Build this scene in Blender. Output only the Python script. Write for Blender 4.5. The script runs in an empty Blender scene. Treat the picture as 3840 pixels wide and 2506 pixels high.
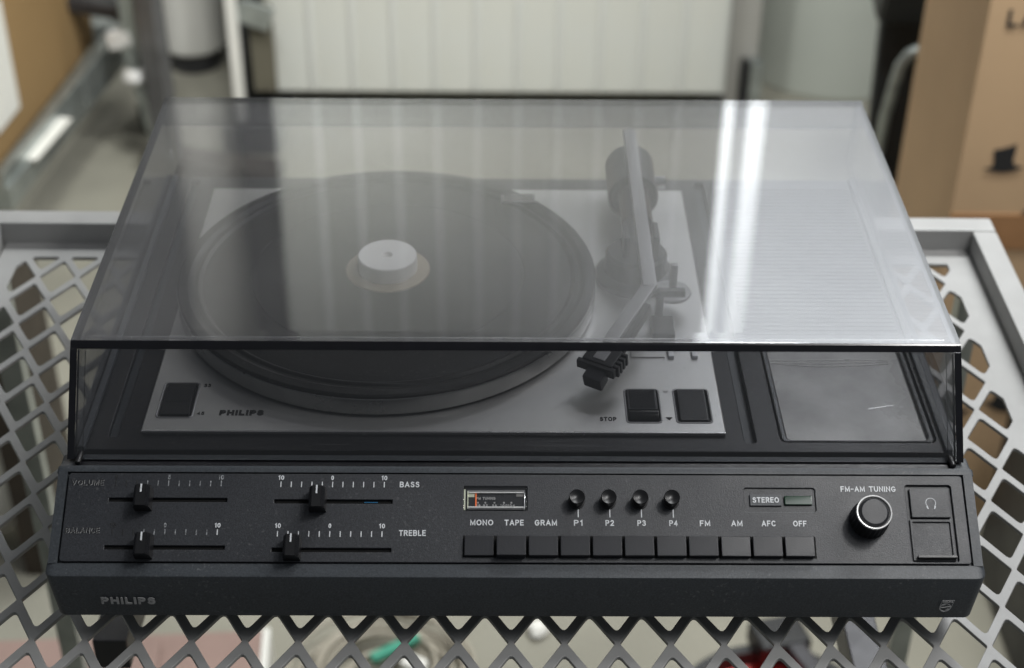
import bpy, bmesh, math, random
from mathutils import Vector, Matrix
random.seed(7)
S = bpy.context.scene
COL = S.collection

# ------------------------------------------------------------------ camera
cam_d = bpy.data.cameras.new("camera")
cam = bpy.data.objects.new("camera", cam_d); COL.objects.link(cam); S.camera = cam
yaw, pitch, roll = 0.009546, 0.60581, 0.009802
f0 = Vector((math.sin(yaw)*math.cos(pitch), math.cos(yaw)*math.cos(pitch), -math.sin(pitch)))
r0 = Vector((math.cos(yaw), -math.sin(yaw), 0)); u0 = r0.cross(f0)
rr = r0*math.cos(roll) + u0*math.sin(roll); uu = u0*math.cos(roll) - r0*math.sin(roll)
cam.matrix_world = Matrix(((rr.x, uu.x, -f0.x, -0.010435), (rr.y, uu.y, -f0.y, -0.677856), (rr.z, uu.z, -f0.z, 0.673161), (0, 0, 0, 1)))
cam_d.sensor_width = 36; cam_d.lens = 55.89; cam_d.clip_start = 0.02; cam_d.clip_end = 60
cam_d.dof.use_dof = True; cam_d.dof.focus_distance = 0.965; cam_d.dof.aperture_fstop = 6.0

# ------------------------------------------------------------------ world and lamps
W = bpy.data.worlds.new("World"); S.world = W; W.use_nodes = True
W.node_tree.nodes["Background"].inputs[0].default_value = (0.86, 0.93, 1.0, 1)
W.node_tree.nodes["Background"].inputs[1].default_value = 0.13
S.view_settings.view_transform = 'Standard'; S.view_settings.look = 'None'
S.view_settings.exposure = 0; S.view_settings.gamma = 1
S.cycles.use_denoising = True
S.cycles.transparent_max_bounces = 32; S.cycles.max_bounces = 10
S.cycles.sample_clamp_indirect = 6

def area(name, loc, target, sx, sy, power, color):
    l = bpy.data.lights.new(name, 'AREA'); l.shape = 'RECTANGLE'; l.size = sx; l.size_y = sy
    l.energy = power; l.color = color
    o = bpy.data.objects.new(name, l); COL.objects.link(o); o.location = loc
    o.rotation_euler = (Vector(target)-Vector(loc)).to_track_quat('-Z', 'Y').to_euler()
    return o
area("ceiling_lamp", (0.60, -0.09, 1.25), (0.14, 0.06, 0), 0.22, 0.10, 4.6, (1.0, 0.985, 0.96))
area("ceiling_lamp", (0.88, 0.32, 1.35), (0.25, 0.15, 0), 0.12, 0.24, 1.9, (1.0, 0.99, 0.98))
area("ceiling_lamp", (0.82, -0.30, 1.60), (0.60, -0.05, 0), 1.0, 0.5, 7.4, (0.985, 0.99, 1.0))  # broad fill added overhead for sheen on the panel's right side
area("ceiling_lamp", (0.90, 1.75, 2.30), (0.25, 0.1, 0), 0.9, 0.16, 21, (0.97, 0.985, 1.0))  # added behind to give the front strip, shelf and plate a sheen
area("ceiling_lamp", (0.62, 1.00, 0.92), (0.05, 2.5, -0.80), 0.3, 0.2, 28, (0.98, 1.0, 0.985))  # low fill added behind the player to light the cabinet front
area("ceiling_lamp", (-0.35, 1.45, 1.25), (-1.60, 2.4, 0.2), 0.6, 0.3, 38, (0.98, 1.0, 0.98))  # fill added to light the roll and tan board
area("ceiling_lamp", (0.98, 0.22, 1.05), (0.88, 1.2, 0.35), 0.3, 0.3, 6.5, (1.0, 0.98, 0.96))  # fill added to light the tall carton's front
area("ceiling_lamp", (-1.7, 2.2, 2.90), (-1.7, 3.5, 1.5), 1.0, 0.3, 17, (0.98, 0.98, 1.0))  # fill added to light the partition that the lid mirrors

# ------------------------------------------------------------------ materials
def mat(name, col, rough=0.5, metal=0.0, spec=0.5, var=0.0, vscale=40, bump=0.0, bscale=800, col2=None, coat=0.0, emit=None, dust=0.0):
    m = bpy.data.materials.new(name); m.use_nodes = True
    nt = m.node_tree; n = nt.nodes; b = n["Principled BSDF"]
    b.inputs["Base Color"].default_value = (*col, 1); b.inputs["Roughness"].default_value = rough
    b.inputs["Metallic"].default_value = metal; b.inputs["Specular IOR Level"].default_value = spec
    b.inputs["Coat Weight"].default_value = coat
    tc = n.new("ShaderNodeTexCoord")
    if var > 0:
        no = n.new("ShaderNodeTexNoise"); no.inputs["Scale"].default_value = vscale; no.inputs["Detail"].default_value = 6
        nt.links.new(tc.outputs["Object"], no.inputs["Vector"])
        mx = n.new("ShaderNodeMix"); mx.data_type = 'RGBA'
        rp = n.new("ShaderNodeMapRange"); rp.inputs[1].default_value = 0.3; rp.inputs[2].default_value = 0.7
        nt.links.new(no.outputs["Fac"], rp.inputs[0]); nt.links.new(rp.outputs[0], mx.inputs[0])
        c2 = col2 or tuple(c*(1-var) for c in col); c1 = col if col2 else tuple(c*(1+var) for c in col)
        mx.inputs[6].default_value = (*c1, 1); mx.inputs[7].default_value = (*c2, 1)
        nt.links.new(mx.outputs[2], b.inputs["Base Color"])
        out = mx.outputs[2]
        if dust > 0:
            d = n.new("ShaderNodeTexNoise"); d.inputs["Scale"].default_value = 420; d.inputs["Detail"].default_value = 3
            nt.links.new(tc.outputs["Object"], d.inputs["Vector"])
            d2 = n.new("ShaderNodeTexNoise"); d2.inputs["Scale"].default_value = 14; d2.inputs["Detail"].default_value = 5
            nt.links.new(tc.outputs["Object"], d2.inputs["Vector"])
            r1 = n.new("ShaderNodeMapRange"); r1.inputs[1].default_value = 0.60; r1.inputs[2].default_value = 0.78
            r2 = n.new("ShaderNodeMapRange"); r2.inputs[1].default_value = 0.46; r2.inputs[2].default_value = 0.72
            nt.links.new(d.outputs["Fac"], r1.inputs[0]); nt.links.new(d2.outputs["Fac"], r2.inputs[0])
            mu = n.new("ShaderNodeMath"); mu.operation = 'MULTIPLY'; nt.links.new(r1.outputs[0], mu.inputs[0]); nt.links.new(r2.outputs[0], mu.inputs[1])
            mu2 = n.new("ShaderNodeMath"); mu2.operation = 'MULTIPLY'; mu2.inputs[1].default_value = dust; nt.links.new(mu.outputs[0], mu2.inputs[0])
            m2 = n.new("ShaderNodeMix"); m2.data_type = 'RGBA'; nt.links.new(mu2.outputs[0], m2.inputs[0]); nt.links.new(out, m2.inputs[6])
            m2.inputs[7].default_value = (0.55, 0.55, 0.53, 1); nt.links.new(m2.outputs[2], b.inputs["Base Color"])
    if bump > 0:
        nb = n.new("ShaderNodeTexNoise"); nb.inputs["Scale"].default_value = bscale; nb.inputs["Detail"].default_value = 3
        nt.links.new(tc.outputs["Object"], nb.inputs["Vector"])
        bp = n.new("ShaderNodeBump"); bp.inputs["Strength"].default_value = bump; bp.inputs["Distance"].default_value = 0.0008
        nt.links.new(nb.outputs["Fac"], bp.inputs["Height"]); nt.links.new(bp.outputs[0], b.inputs["Normal"])
    if 0 < rough < 0.7:
        rn = n.new("ShaderNodeTexNoise"); rn.inputs["Scale"].default_value = 11; rn.inputs["Detail"].default_value = 5; rn.inputs["Roughness"].default_value = 0.65
        nt.links.new(tc.outputs["Object"], rn.inputs["Vector"])
        rm = n.new("ShaderNodeMapRange"); rm.inputs[1].default_value = 0.3; rm.inputs[2].default_value = 0.7
        rm.inputs[3].default_value = rough*0.80; rm.inputs[4].default_value = rough*1.22
        nt.links.new(rn.outputs["Fac"], rm.inputs[0]); nt.links.new(rm.outputs[0], b.inputs["Roughness"])
    if emit:
        b.inputs["Emission Color"].default_value = (*emit[0], 1); b.inputs["Emission Strength"].default_value = emit[1]
    return m

M = {}
M['case'] = mat("charcoal_plastic", (0.029, 0.031, 0.036), 0.41, var=0.35, vscale=900, bump=0.20, bscale=1600, dust=0.22)
M['front'] = mat("charcoal_paint_front", (0.043, 0.049, 0.056), 0.42, var=0.30, vscale=900, bump=0.18, bscale=1600, dust=0.20)
M['deck'] = mat("deck_plastic", (0.0065, 0.0065, 0.0085), 0.34, spec=0.4, var=0.2, vscale=20, bump=0.15, bscale=900, dust=0.12)
M['black'] = mat("gloss_black_plastic", (0.009, 0.009, 0.010), 0.34, var=0.2, vscale=60)
M['matteblack'] = mat("matte_black", (0.006, 0.006, 0.007), 0.7, var=0.2, vscale=60)
M['hole'] = mat("slot_black", (0.002, 0.002, 0.002), 0.9)
M['button'] = mat("button_plastic", (0.021, 0.022, 0.026), 0.40, spec=0.42, var=0.15, vscale=50, bump=0.1, bscale=1200)
M['rubber'] = mat("platter_rubber", (0.006, 0.006, 0.0056), 0.45, spec=0.35, var=0.2, vscale=18, bump=0.12, bscale=700, dust=0.2)
M['plate'] = mat("satin_silver_plate", (0.54, 0.54, 0.53), 0.36, metal=0.70, var=0.06, vscale=12, bump=0.05, bscale=1800)
M['alu'] = mat("platter_aluminium", (0.36, 0.36, 0.35), 0.28, metal=0.80, var=0.08, vscale=60)
M['rimgloss'] = mat('gloss_rim', (0.008, 0.008, 0.009), 0.14, spec=0.7)
M['chrome'] = mat("chrome", (0.75, 0.75, 0.76), 0.12, metal=1.0)
M['chromesoft'] = mat('soft_chrome', (0.62, 0.62, 0.63), 0.25, metal=0.8)
M['arm'] = mat("arm_silver", (0.27, 0.27, 0.275), 0.38, metal=0.5, var=0.05, vscale=30)
M['ring'] = mat("ring_bright", (0.86, 0.86, 0.85), 0.28, metal=0.35)
M['white'] = mat("white_print", (0.72, 0.74, 0.76), 0.5, var=0.1, vscale=900)
M['worn'] = mat("worn_dark_print", (0.012, 0.012, 0.013), 0.35, var=0.4, vscale=900, col2=(0.05, 0.05, 0.05))  # left print painted dark where the letters mirror nothing bright
M['halfworn'] = mat("half_worn_print", (0.015, 0.015, 0.016), 0.35, var=0.5, vscale=500, col2=(0.5, 0.52, 0.54))  # painted step between dark and bright reflection in the letters
M['greyprint'] = mat("grey_print", (0.50, 0.50, 0.50), 0.5, var=0.12, vscale=900)
M['puck'] = mat("white_plastic_adapter", (0.90, 0.89, 0.88), 0.42, var=0.05, vscale=30)
M['beige'] = mat("beige_disc", (0.36, 0.30, 0.22), 0.5, var=0.08, vscale=40)
M['tray'] = mat("silver_grey_enamel", (0.31, 0.31, 0.305), 0.50, metal=0.05, spec=0.32, var=0.06, vscale=25, bump=0.10, bscale=500, dust=0.10)
M['concrete'] = mat("concrete", (0.25, 0.24, 0.195), 0.75, var=0.16, vscale=3.5, bump=0.3, bscale=60)
M['card'] = mat("cardboard", (0.46, 0.315, 0.185), 0.85, var=0.07, vscale=5, bump=0.15, bscale=90)
M['carddark'] = mat("tan_board", (0.27, 0.17, 0.07), 0.85, var=0.07, vscale=4)
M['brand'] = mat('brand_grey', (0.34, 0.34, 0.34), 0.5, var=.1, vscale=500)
M['ink'] = mat("black_ink", (0.012, 0.012, 0.012), 0.8)
M['cream'] = mat("cream_enamel", (0.60, 0.615, 0.585), 0.45, var=0.04, vscale=2.5, col2=(0.59, 0.59, 0.53))
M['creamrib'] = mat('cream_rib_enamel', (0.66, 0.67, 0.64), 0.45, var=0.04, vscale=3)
M['whitebin'] = mat("white_bin_plastic", (0.74, 0.73, 0.68), 0.5, var=0.04, vscale=6)
M['galv'] = mat("galvanised_steel", (0.38, 0.41, 0.40), 0.32, metal=0.75, var=0.25, vscale=22)
M['darksteel'] = mat("dark_steel", (0.055, 0.055, 0.06), 0.4, metal=0.4, var=0.2, vscale=20)
M['greysteel'] = mat("grey_steel", (0.17, 0.17, 0.175), 0.35, metal=0.6, var=0.3, vscale=16)
M['darkwood'] = mat("dark_brown_board", (0.035, 0.026, 0.018), 0.6, var=0.2, vscale=14)
M['drum'] = mat("grey_green_enamel", (0.46, 0.48, 0.43), 0.5, var=0.05, vscale=4)
M['blackstuff'] = mat("black_vinyl", (0.012, 0.013, 0.014), 0.45, var=0.2, vscale=12)
M['pink'] = mat("faded_pink_card", (0.30, 0.205, 0.175), 0.8, var=0.14, vscale=6)
M['red'] = mat("red_plastic", (0.62, 0.016, 0.010), 0.4, var=0.08, vscale=9)
M['cable'] = mat("cable_grey", (0.34, 0.31, 0.25), 0.5, var=0.1, vscale=30)
M['green'] = mat("green_tape", (0.03, 0.26, 0.17), 0.5, var=0.1, vscale=30)
M['greenlens'] = mat("green_lens", (0.004, 0.032, 0.014), 0.15, var=0.2, vscale=200)
M['orange'] = mat("orange_pointer", (0.85, 0.16, 0.03), 0.4, emit=((0.9, 0.2, 0.05), 0.25))
M['dialpale'] = mat("pale_dial_plastic", (0.72, 0.76, 0.60), 0.35, var=0.1, vscale=200)
M['dialblack'] = mat("dial_black", (0.020, 0.021, 0.024), 0.3, var=0.3, vscale=150)
M['panelwall'] = mat("grey_wall_paint", (0.42, 0.42, 0.41), 0.8, var=0.06, vscale=2)
M['tube'] = mat("lit_tube", (0.9, 0.9, 0.9), 0.5, emit=((0.93, 0.97, 1.0), 5.2))  # emission of the added bars that the lid mirrors
M['liner'] = mat("compartment_liner", (0.36, 0.36, 0.35), 0.30, var=0.35, vscale=22, spec=0.6)

def glow_panel_mat():
    m = bpy.data.materials.new("lit_frosted_window"); m.use_nodes = True
    nt = m.node_tree; n = nt.nodes; b = n["Principled BSDF"]
    tc = n.new("ShaderNodeTexCoord"); no = n.new("ShaderNodeTexNoise"); no.inputs["Scale"].default_value = 1.4
    nt.links.new(tc.outputs["Object"], no.inputs["Vector"])
    r0_ = n.new("ShaderNodeMapRange"); r0_.inputs[3].default_value = 0.85; r0_.inputs[4].default_value = 1.15
    nt.links.new(no.outputs["Fac"], r0_.inputs[0])
    sx = n.new("ShaderNodeSeparateXYZ"); nt.links.new(tc.outputs["Object"], sx.inputs[0])
    r1_ = n.new("ShaderNodeMapRange"); r1_.interpolation_type = 'SMOOTHSTEP'
    r1_.inputs[1].default_value = 1.1; r1_.inputs[2].default_value = 2.5; r1_.inputs[3].default_value = 0.50; r1_.inputs[4].default_value = 4.0  # glow graded upward to shape what the lid mirrors
    nt.links.new(sx.outputs[2], r1_.inputs[0])
    rp = n.new("ShaderNodeMath"); rp.operation = 'MULTIPLY'; nt.links.new(r0_.outputs[0], rp.inputs[0]); nt.links.new(r1_.outputs[0], rp.inputs[1])
    b.inputs["Base Color"].default_value = (0.7, 0.7, 0.7, 1)
    b.inputs["Emission Color"].default_value = (0.90, 0.95, 1.0, 1); nt.links.new(rp.outputs[0], b.inputs["Emission Strength"])
    return m
M['window'] = glow_panel_mat()

def smoke(name, tint, haze, rough=0.02, scratch=True):
    m = bpy.data.materials.new(name); m.use_nodes = True
    nt = m.node_tree; n = nt.nodes; n.remove(n["Principled BSDF"]); out = n["Material Output"]
    tr = n.new("ShaderNodeBsdfTransparent"); tr.inputs[0].default_value = (*tint, 1)
    gl = n.new("ShaderNodeBsdfGlossy"); gl.inputs["Roughness"].default_value = rough
    gl.inputs["Color"].default_value = (1, 1, 1, 1)
    gh = n.new("ShaderNodeBsdfGlossy"); gh.inputs["Roughness"].default_value = 0.38; gh.inputs["Color"].default_value = (1, 1, 1, 1)
    df = n.new("ShaderNodeBsdfDiffuse"); df.inputs["Color"].default_value = (0.55, 0.55, 0.60, 1)
    fr = n.new("ShaderNodeFresnel"); fr.inputs["IOR"].default_value = 1.49
    tc = n.new("ShaderNodeTexCoord")
    # fixed face-on reflectance curve also for faces seen from inside
    geo = n.new("ShaderNodeNewGeometry")
    lw = n.new("ShaderNodeLayerWeight"); lw.inputs[0].default_value = 0.5
    pw = n.new("ShaderNodeMath"); pw.operation = 'POWER'; nt.links.new(lw.outputs["Facing"], pw.inputs[0]); pw.inputs[1].default_value = 4.2
    mr = n.new("ShaderNodeMapRange"); mr.inputs[3].default_value = 0.045; mr.inputs[4].default_value = 0.95
    nt.links.new(pw.outputs[0], mr.inputs[0])
    # dust / wiping haze
    no = n.new("ShaderNodeTexNoise"); no.inputs["Scale"].default_value = 7; no.inputs["Detail"].default_value = 6
    nt.links.new(tc.outputs["Object"], no.inputs["Vector"])
    sp = n.new("ShaderNodeTexNoise"); sp.inputs["Scale"].default_value = 330; sp.inputs["Detail"].default_value = 2
    nt.links.new(tc.outputs["Object"], sp.inputs["Vector"])
    r1 = n.new("ShaderNodeMapRange"); r1.inputs[1].default_value = 0.3; r1.inputs[2].default_value = 0.7; r1.inputs[3].default_value = haze*0.75; r1.inputs[4].default_value = haze*1.25
    nt.links.new(no.outputs["Fac"], r1.inputs[0])
    r2 = n.new("ShaderNodeMapRange"); r2.inputs[1].default_value = 0.73; r2.inputs[2].default_value = 0.80; r2.inputs[3].default_value = 0; r2.inputs[4].default_value = 0.10
    nt.links.new(sp.outputs["Fac"], r2.inputs[0])
    ad = n.new("ShaderNodeMath"); ad.operation = 'ADD'; nt.links.new(r1.outputs[0], ad.inputs[0]); nt.links.new(r2.outputs[0], ad.inputs[1])
    # hairline scratches: stretched noise, thresholded
    for rot, sc, seed in ((0.5, (6, 520, 1), 0.0), (-0.9, (5, 430, 1), 3.3), (1.35, (7, 600, 1), 7.1)):
        mp = n.new("ShaderNodeMapping"); mp.inputs["Rotation"].default_value = (0, 0, rot); mp.inputs["Scale"].default_value = sc; mp.inputs["Location"].default_value = (seed, seed, 0)
        nt.links.new(tc.outputs["Object"], mp.inputs["Vector"])
        ns = n.new("ShaderNodeTexNoise"); ns.inputs["Scale"].default_value = 1.6; ns.inputs["Detail"].default_value = 1.0
        nt.links.new(mp.outputs[0], ns.inputs["Vector"])
        rs = n.new("ShaderNodeMapRange"); rs.inputs[1].default_value = 0.76; rs.inputs[2].default_value = 0.80; rs.inputs[4].default_value = 0.05
        nt.links.new(ns.outputs["Fac"], rs.inputs[0])
        a2 = n.new("ShaderNodeMath"); a2.operation = 'ADD'; nt.links.new(ad.outputs[0], a2.inputs[0]); nt.links.new(rs.outputs[0], a2.inputs[1]); ad = a2
    hz = n.new("ShaderNodeMixShader"); hz.inputs[0].default_value = 0.35
    nt.links.new(gh.outputs[0], hz.inputs[1]); nt.links.new(df.outputs[0], hz.inputs[2])
    m1 = n.new("ShaderNodeMixShader"); nt.links.new(ad.outputs[0], m1.inputs[0]); nt.links.new(tr.outputs[0], m1.inputs[1]); nt.links.new(hz.outputs[0], m1.inputs[2])
    m2 = n.new("ShaderNodeMixShader"); nt.links.new(mr.outputs[0], m2.inputs[0]); nt.links.new(m1.outputs[0], m2.inputs[1]); nt.links.new(gl.outputs[0], m2.inputs[2])
    nt.links.new(m2.outputs[0], out.inputs[0])
    # slight warp so that reflected lines bend
    wv = n.new("ShaderNodeTexNoise"); wv.inputs["Scale"].default_value = 3.2; wv.inputs["Detail"].default_value = 0.5
    nt.links.new(tc.outputs["Object"], wv.inputs["Vector"])
    bp = n.new("ShaderNodeBump"); bp.inputs["Strength"].default_value = 0.6; bp.inputs["Distance"].default_value = 0.0010
    nt.links.new(wv.outputs["Fac"], bp.inputs["Height"]); nt.links.new(bp.outputs[0], gl.inputs["Normal"])
    return m
M['smoke'] = smoke("smoked_acrylic", (0.735, 0.735, 0.745), 0.050)
M['smokefront'] = smoke("smoked_acrylic_front", (0.78, 0.78, 0.785), 0.006)
M['smokeedge'] = mat("smoked_acrylic_edge", (0.006, 0.006, 0.008), 0.16, var=0.2, vscale=100, spec=0.5)
M['bead'] = smoke("acrylic_bead", (0.85, 0.85, 0.86), 0.25, 0.05)
M['clear'] = smoke("clear_window", (0.97, 0.97, 0.97), 0.004)

# ------------------------------------------------------------------ mesh helpers
def link(name, me, m, parent=None, mw=None):
    o = bpy.data.objects.new(name, me); COL.objects.link(o)
    for x in (m if isinstance(m, (list, tuple)) else [m]): me.materials.append(x)
    if parent: o.parent = parent
    if mw is not None: o.matrix_local = mw
    if me.get("wn"): md = o.modifiers.new("normals", 'WEIGHTED_NORMAL'); md.keep_sharp = True
    return o
def empty(name, loc=(0, 0, 0)):
    o = bpy.data.objects.new(name, None); COL.objects.link(o); o.location = loc; o.empty_display_size = .05; return o
def tag(o, label=None, cat=None, group=None, kind=None):
    if label: o["label"] = label
    if cat: o["category"] = cat
    if group: o["group"] = group
    if kind: o["kind"] = kind
    return o
def smooth(me, ang=35):
    for p in me.polygons: p.use_smooth = True
    try: me.set_sharp_from_angle(angle=math.radians(ang))
    except Exception: pass
def box_bm(bm, c, s, rot=None):
    r = bmesh.ops.create_cube(bm, size=1)
    Mx = Matrix.Translation(c) @ ((rot if rot else Matrix.Identity(3)).to_4x4()) @ Matrix.Diagonal((*s, 1))
    bmesh.ops.transform(bm, matrix=Mx, verts=r['verts']); return r['verts']
def finish(bm, bevel=0.0, seg=2):
    if bevel > 0:
        es = [e for e in bm.edges if len(e.link_faces) == 2 and e.calc_face_angle(0) > 0.5]
        bmesh.ops.bevel(bm, geom=es, offset=bevel, segments=seg, affect='EDGES', profile=0.6, clamp_overlap=True)
    bmesh.ops.recalc_face_normals(bm, faces=bm.faces)
    me = bpy.data.meshes.new("m"); bm.to_mesh(me); bm.free(); smooth(me)
    if bevel > 0: me["wn"] = 1
    return me
def box(name, c, s, m, parent=None, bevel=0.0, rot=None, mw=None):
    bm = bmesh.new(); box_bm(bm, c, s, rot); return link(name, finish(bm, bevel), m, parent, mw)
def prism(name, poly, axis_pts, m, parent=None, bevel=0.0, mw=None):
    """poly: (a,b) points in the YZ plane, extruded along x from axis_pts[0] to axis_pts[1]"""
    bm = bmesh.new(); x0, x1 = axis_pts
    a = [bm.verts.new((x0, p[0], p[1])) for p in poly]; b = [bm.verts.new((x1, p[0], p[1])) for p in poly]
    n = len(poly)
    for i in range(n): bm.faces.new((a[i], a[(i+1) % n], b[(i+1) % n], b[i]))
    bm.faces.new(a[::-1]); bm.faces.new(b)
    return link(name, finish(bm, bevel), m, parent, mw)
def lathe(name, prof, m, parent=None, c=(0, 0, 0), seg=64, axis='Z', mw=None, ang=35):
    bm = bmesh.new(); rings = []
    for r, z in prof:
        if r < 1e-7: rings.append([bm.verts.new((0, 0, z))])
        else: rings.append([bm.verts.new((r*math.cos(2*math.pi*i/seg), r*math.sin(2*math.pi*i/seg), z)) for i in range(seg)])
    for a, b in zip(rings, rings[1:]):
        for i in range(seg):
            j = (i+1) % seg
            if len(a) == 1 and len(b) == 1: continue
            if len(a) == 1: bm.faces.new((a[0], b[j], b[i]))
            elif len(b) == 1: bm.faces.new((a[i], a[j], b[0]))
            else: bm.faces.new((a[i], a[j], b[j], b[i]))
    R = {'Z': Matrix.Identity(4), 'Y': Matrix.Rotation(math.radians(-90), 4, 'X'), 'X': Matrix.Rotation(math.radians(90), 4, 'Y')}[axis]
    bmesh.ops.transform(bm, matrix=Matrix.Translation(c) @ R, verts=bm.verts)
    bmesh.ops.recalc_face_normals(bm, faces=bm.faces)
    me = bpy.data.meshes.new("m"); bm.to_mesh(me); bm.free(); smooth(me, ang); me["wn"] = 1; return link(name, me, m, parent, mw)
def tubepath(name, pts, r, m, parent=None, res=6, cyclic=False):
    cu = bpy.data.curves.new("c", 'CURVE'); cu.dimensions = '3D'; cu.bevel_depth = r; cu.bevel_resolution = res//2; cu.use_fill_caps = True
    sp = cu.splines.new('POLY'); sp.points.add(len(pts)-1)
    for i, p in enumerate(pts): sp.points[i].co = (*p, 1)
    sp.use_cyclic_u = cyclic
    return from_curve(name, cu, m, parent)
def from_curve(name, cu, m, parent=None, mw=None, fit=None):
    t = bpy.data.objects.new("tmp", cu); COL.objects.link(t)
    dg = bpy.context.evaluated_depsgraph_get(); dg.update()
    me = bpy.data.meshes.new_from_object(t.evaluated_get(dg)); bpy.data.objects.remove(t)
    me.materials.clear()
    if fit:
        x0, x1, y0, y1 = fit
        xs = [v.co.x for v in me.vertices]; ys = [v.co.y for v in me.vertices]
        ax, bx, ay, by = min(xs), max(xs), min(ys), max(ys)
        for v in me.vertices:
            v.co.x = x0+(v.co.x-ax)/(bx-ax)*(x1-x0); v.co.y = y0+(v.co.y-ay)/(by-ay)*(y1-y0)
    smooth(me, 30)
    return link(name, me, m, parent, mw)
def sheet(name, outer, holes, th, bev, m, parent=None, mw=None, z=0.0, res=1):
    """flat sheet with holes: top face at z, thickness th below"""
    cu = bpy.data.curves.new("c", 'CURVE'); cu.dimensions = '2D'; cu.fill_mode = 'BOTH'
    cu.extrude = max(th/2-bev, 1e-5); cu.bevel_depth = bev; cu.bevel_resolution = res; cu.offset = -bev
    for poly in [outer]+holes:
        sp = cu.splines.new('POLY'); sp.points.add(len(poly)-1)
        for i, p in enumerate(poly): sp.points[i].co = (p[0], p[1], 0, 1)
        sp.use_cyclic_u = True
    o = from_curve(name, cu, m, None)
    md = o.modifiers.new("normals", 'WEIGHTED_NORMAL'); md.keep_sharp = True
    for v in o.data.vertices: v.co.z += z-th/2
    if parent: o.parent = parent
    if mw is not None: o.matrix_local = mw
    return o
def rrect(x0, y0, x1, y1, r=0.001, n=4):
    pts = []
    for cx, cy, a0 in ((x1-r, y1-r, 0), (x0+r, y1-r, 90), (x0+r, y0+r, 180), (x1-r, y0+r, 270)):
        for i in range(n+1):
            a = math.radians(a0+90*i/n); pts.append((cx+r*math.cos(a), cy+r*math.sin(a)))
    return pts
def arc(cx, cy, rx, ry, a0, a1, n=9):
    return [(cx+rx*math.cos(math.radians(a0+(a1-a0)*i/n)), cy+ry*math.sin(math.radians(a0+(a1-a0)*i/n))) for i in range(n+1)]
GL = {  # engraved-style letters: (width, strokes), height 1
 'A': (.86, [[(0, 0), (.43, 1), (.86, 0)], [(.15, .32), (.71, .32)]]),
 'B': (.70, [[(.40, .52), (0, .52), (0, 1), (.40, 1)]+arc(.40, .76, .26, .24, 80, -80)+[(.40, .52)], [(0, .52), (0, 0), (.42, 0)]+arc(.42, .26, .28, .26, -80, 80)+[(.40, .52)]]),
 'C': (.80, [arc(.42, .5, .42, .5, 42, 318, 18)]),
 'E': (.62, [[(.62, 1), (0, 1), (0, 0), (.62, 0)], [(0, .52), (.55, .52)]]),
 'F': (.60, [[(.60, 1), (0, 1), (0, 0)], [(0, .50), (.52, .50)]]),
 'G': (.84, [arc(.42, .5, .42, .5, 45, 345, 18)+[(.83, .46), (.48, .46)]]),
 'H': (.76, [[(0, 0), (0, 1)], [(.76, 0), (.76, 1)], [(0, .52), (.76, .52)]]),
 'I': (.0, [[(0, 0), (0, 1)]]),
 'L': (.56, [[(0, 1), (0, 0), (.56, 0)]]),
 'M': (.92, [[(0, 0), (0, 1), (.46, .12), (.92, 1), (.92, 0)]]),
 'N': (.76, [[(0, 0), (0, 1), (.76, 0), (.76, 1)]]),
 'O': (.90, [arc(.45, .5, .45, .5, 0, 360, 24)]),
 'P': (.66, [[(0, 0), (0, 1), (.38, 1)]+arc(.38, .74, .28, .26, 80, -80)+[(.38, .48), (0, .48)]]),
 'R': (.70, [[(0, 0), (0, 1), (.40, 1)]+arc(.40, .75, .27, .25, 80, -80)+[(.40, .50), (0, .50)], [(.38, .50), (.70, 0)]]),
 'S': (.66, [arc(.33, .75, .29, .25, 30, 200, 9)+arc(.33, .27, .33, .27, 70, -160, 12)]),
 'T': (.74, [[(0, 1), (.74, 1)], [(.37, 1), (.37, 0)]]),
 'U': (.76, [[(0, 1), (0, .38)]+arc(.38, .38, .38, .38, 180, 360, 12)+[(.76, 1)]]),
 'V': (.84, [[(0, 1), (.42, 0), (.84, 1)]]),
 '-': (.42, [[(0, .48), (.42, .48)]]),
 '0': (.60, [arc(.30, .5, .30, .5, 0, 360, 20)]),
 '1': (.22, [[(0, .82), (.22, 1), (.22, 0)]]),
 '2': (.60, [arc(.30, .72, .29, .28, 160, -30, 10)+[(0, 0), (.60, 0)]]),
 '3': (.60, [arc(.28, .76, .27, .24, 150, -70, 9)+[(.2, .53)]+arc(.28, .27, .31, .27, 75, -150, 10)]),
 '4': (.64, [[(.48, 0), (.48, 1), (0, .28), (.64, .28)]]),
 '5': (.60, [[(.54, 1), (.10, 1), (.04, .54)]+arc(.28, .32, .31, .32, 125, -150, 12)]),
 '6': (.60, [arc(.30, .32, .30, .32, 0, 360, 16), [(.02, .40), (.16, .82), (.42, 1)]]),
 '8': (.60, [arc(.30, .76, .25, .24, 0, 360, 16), arc(.30, .27, .30, .27, 0, 360, 16)]),
 '9': (.60, [arc(.30, .68, .30, .32, 0, 360, 16), [(.58, .60), (.44, .18), (.18, 0)]]),
 ' ': (.30, [])}
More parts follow.
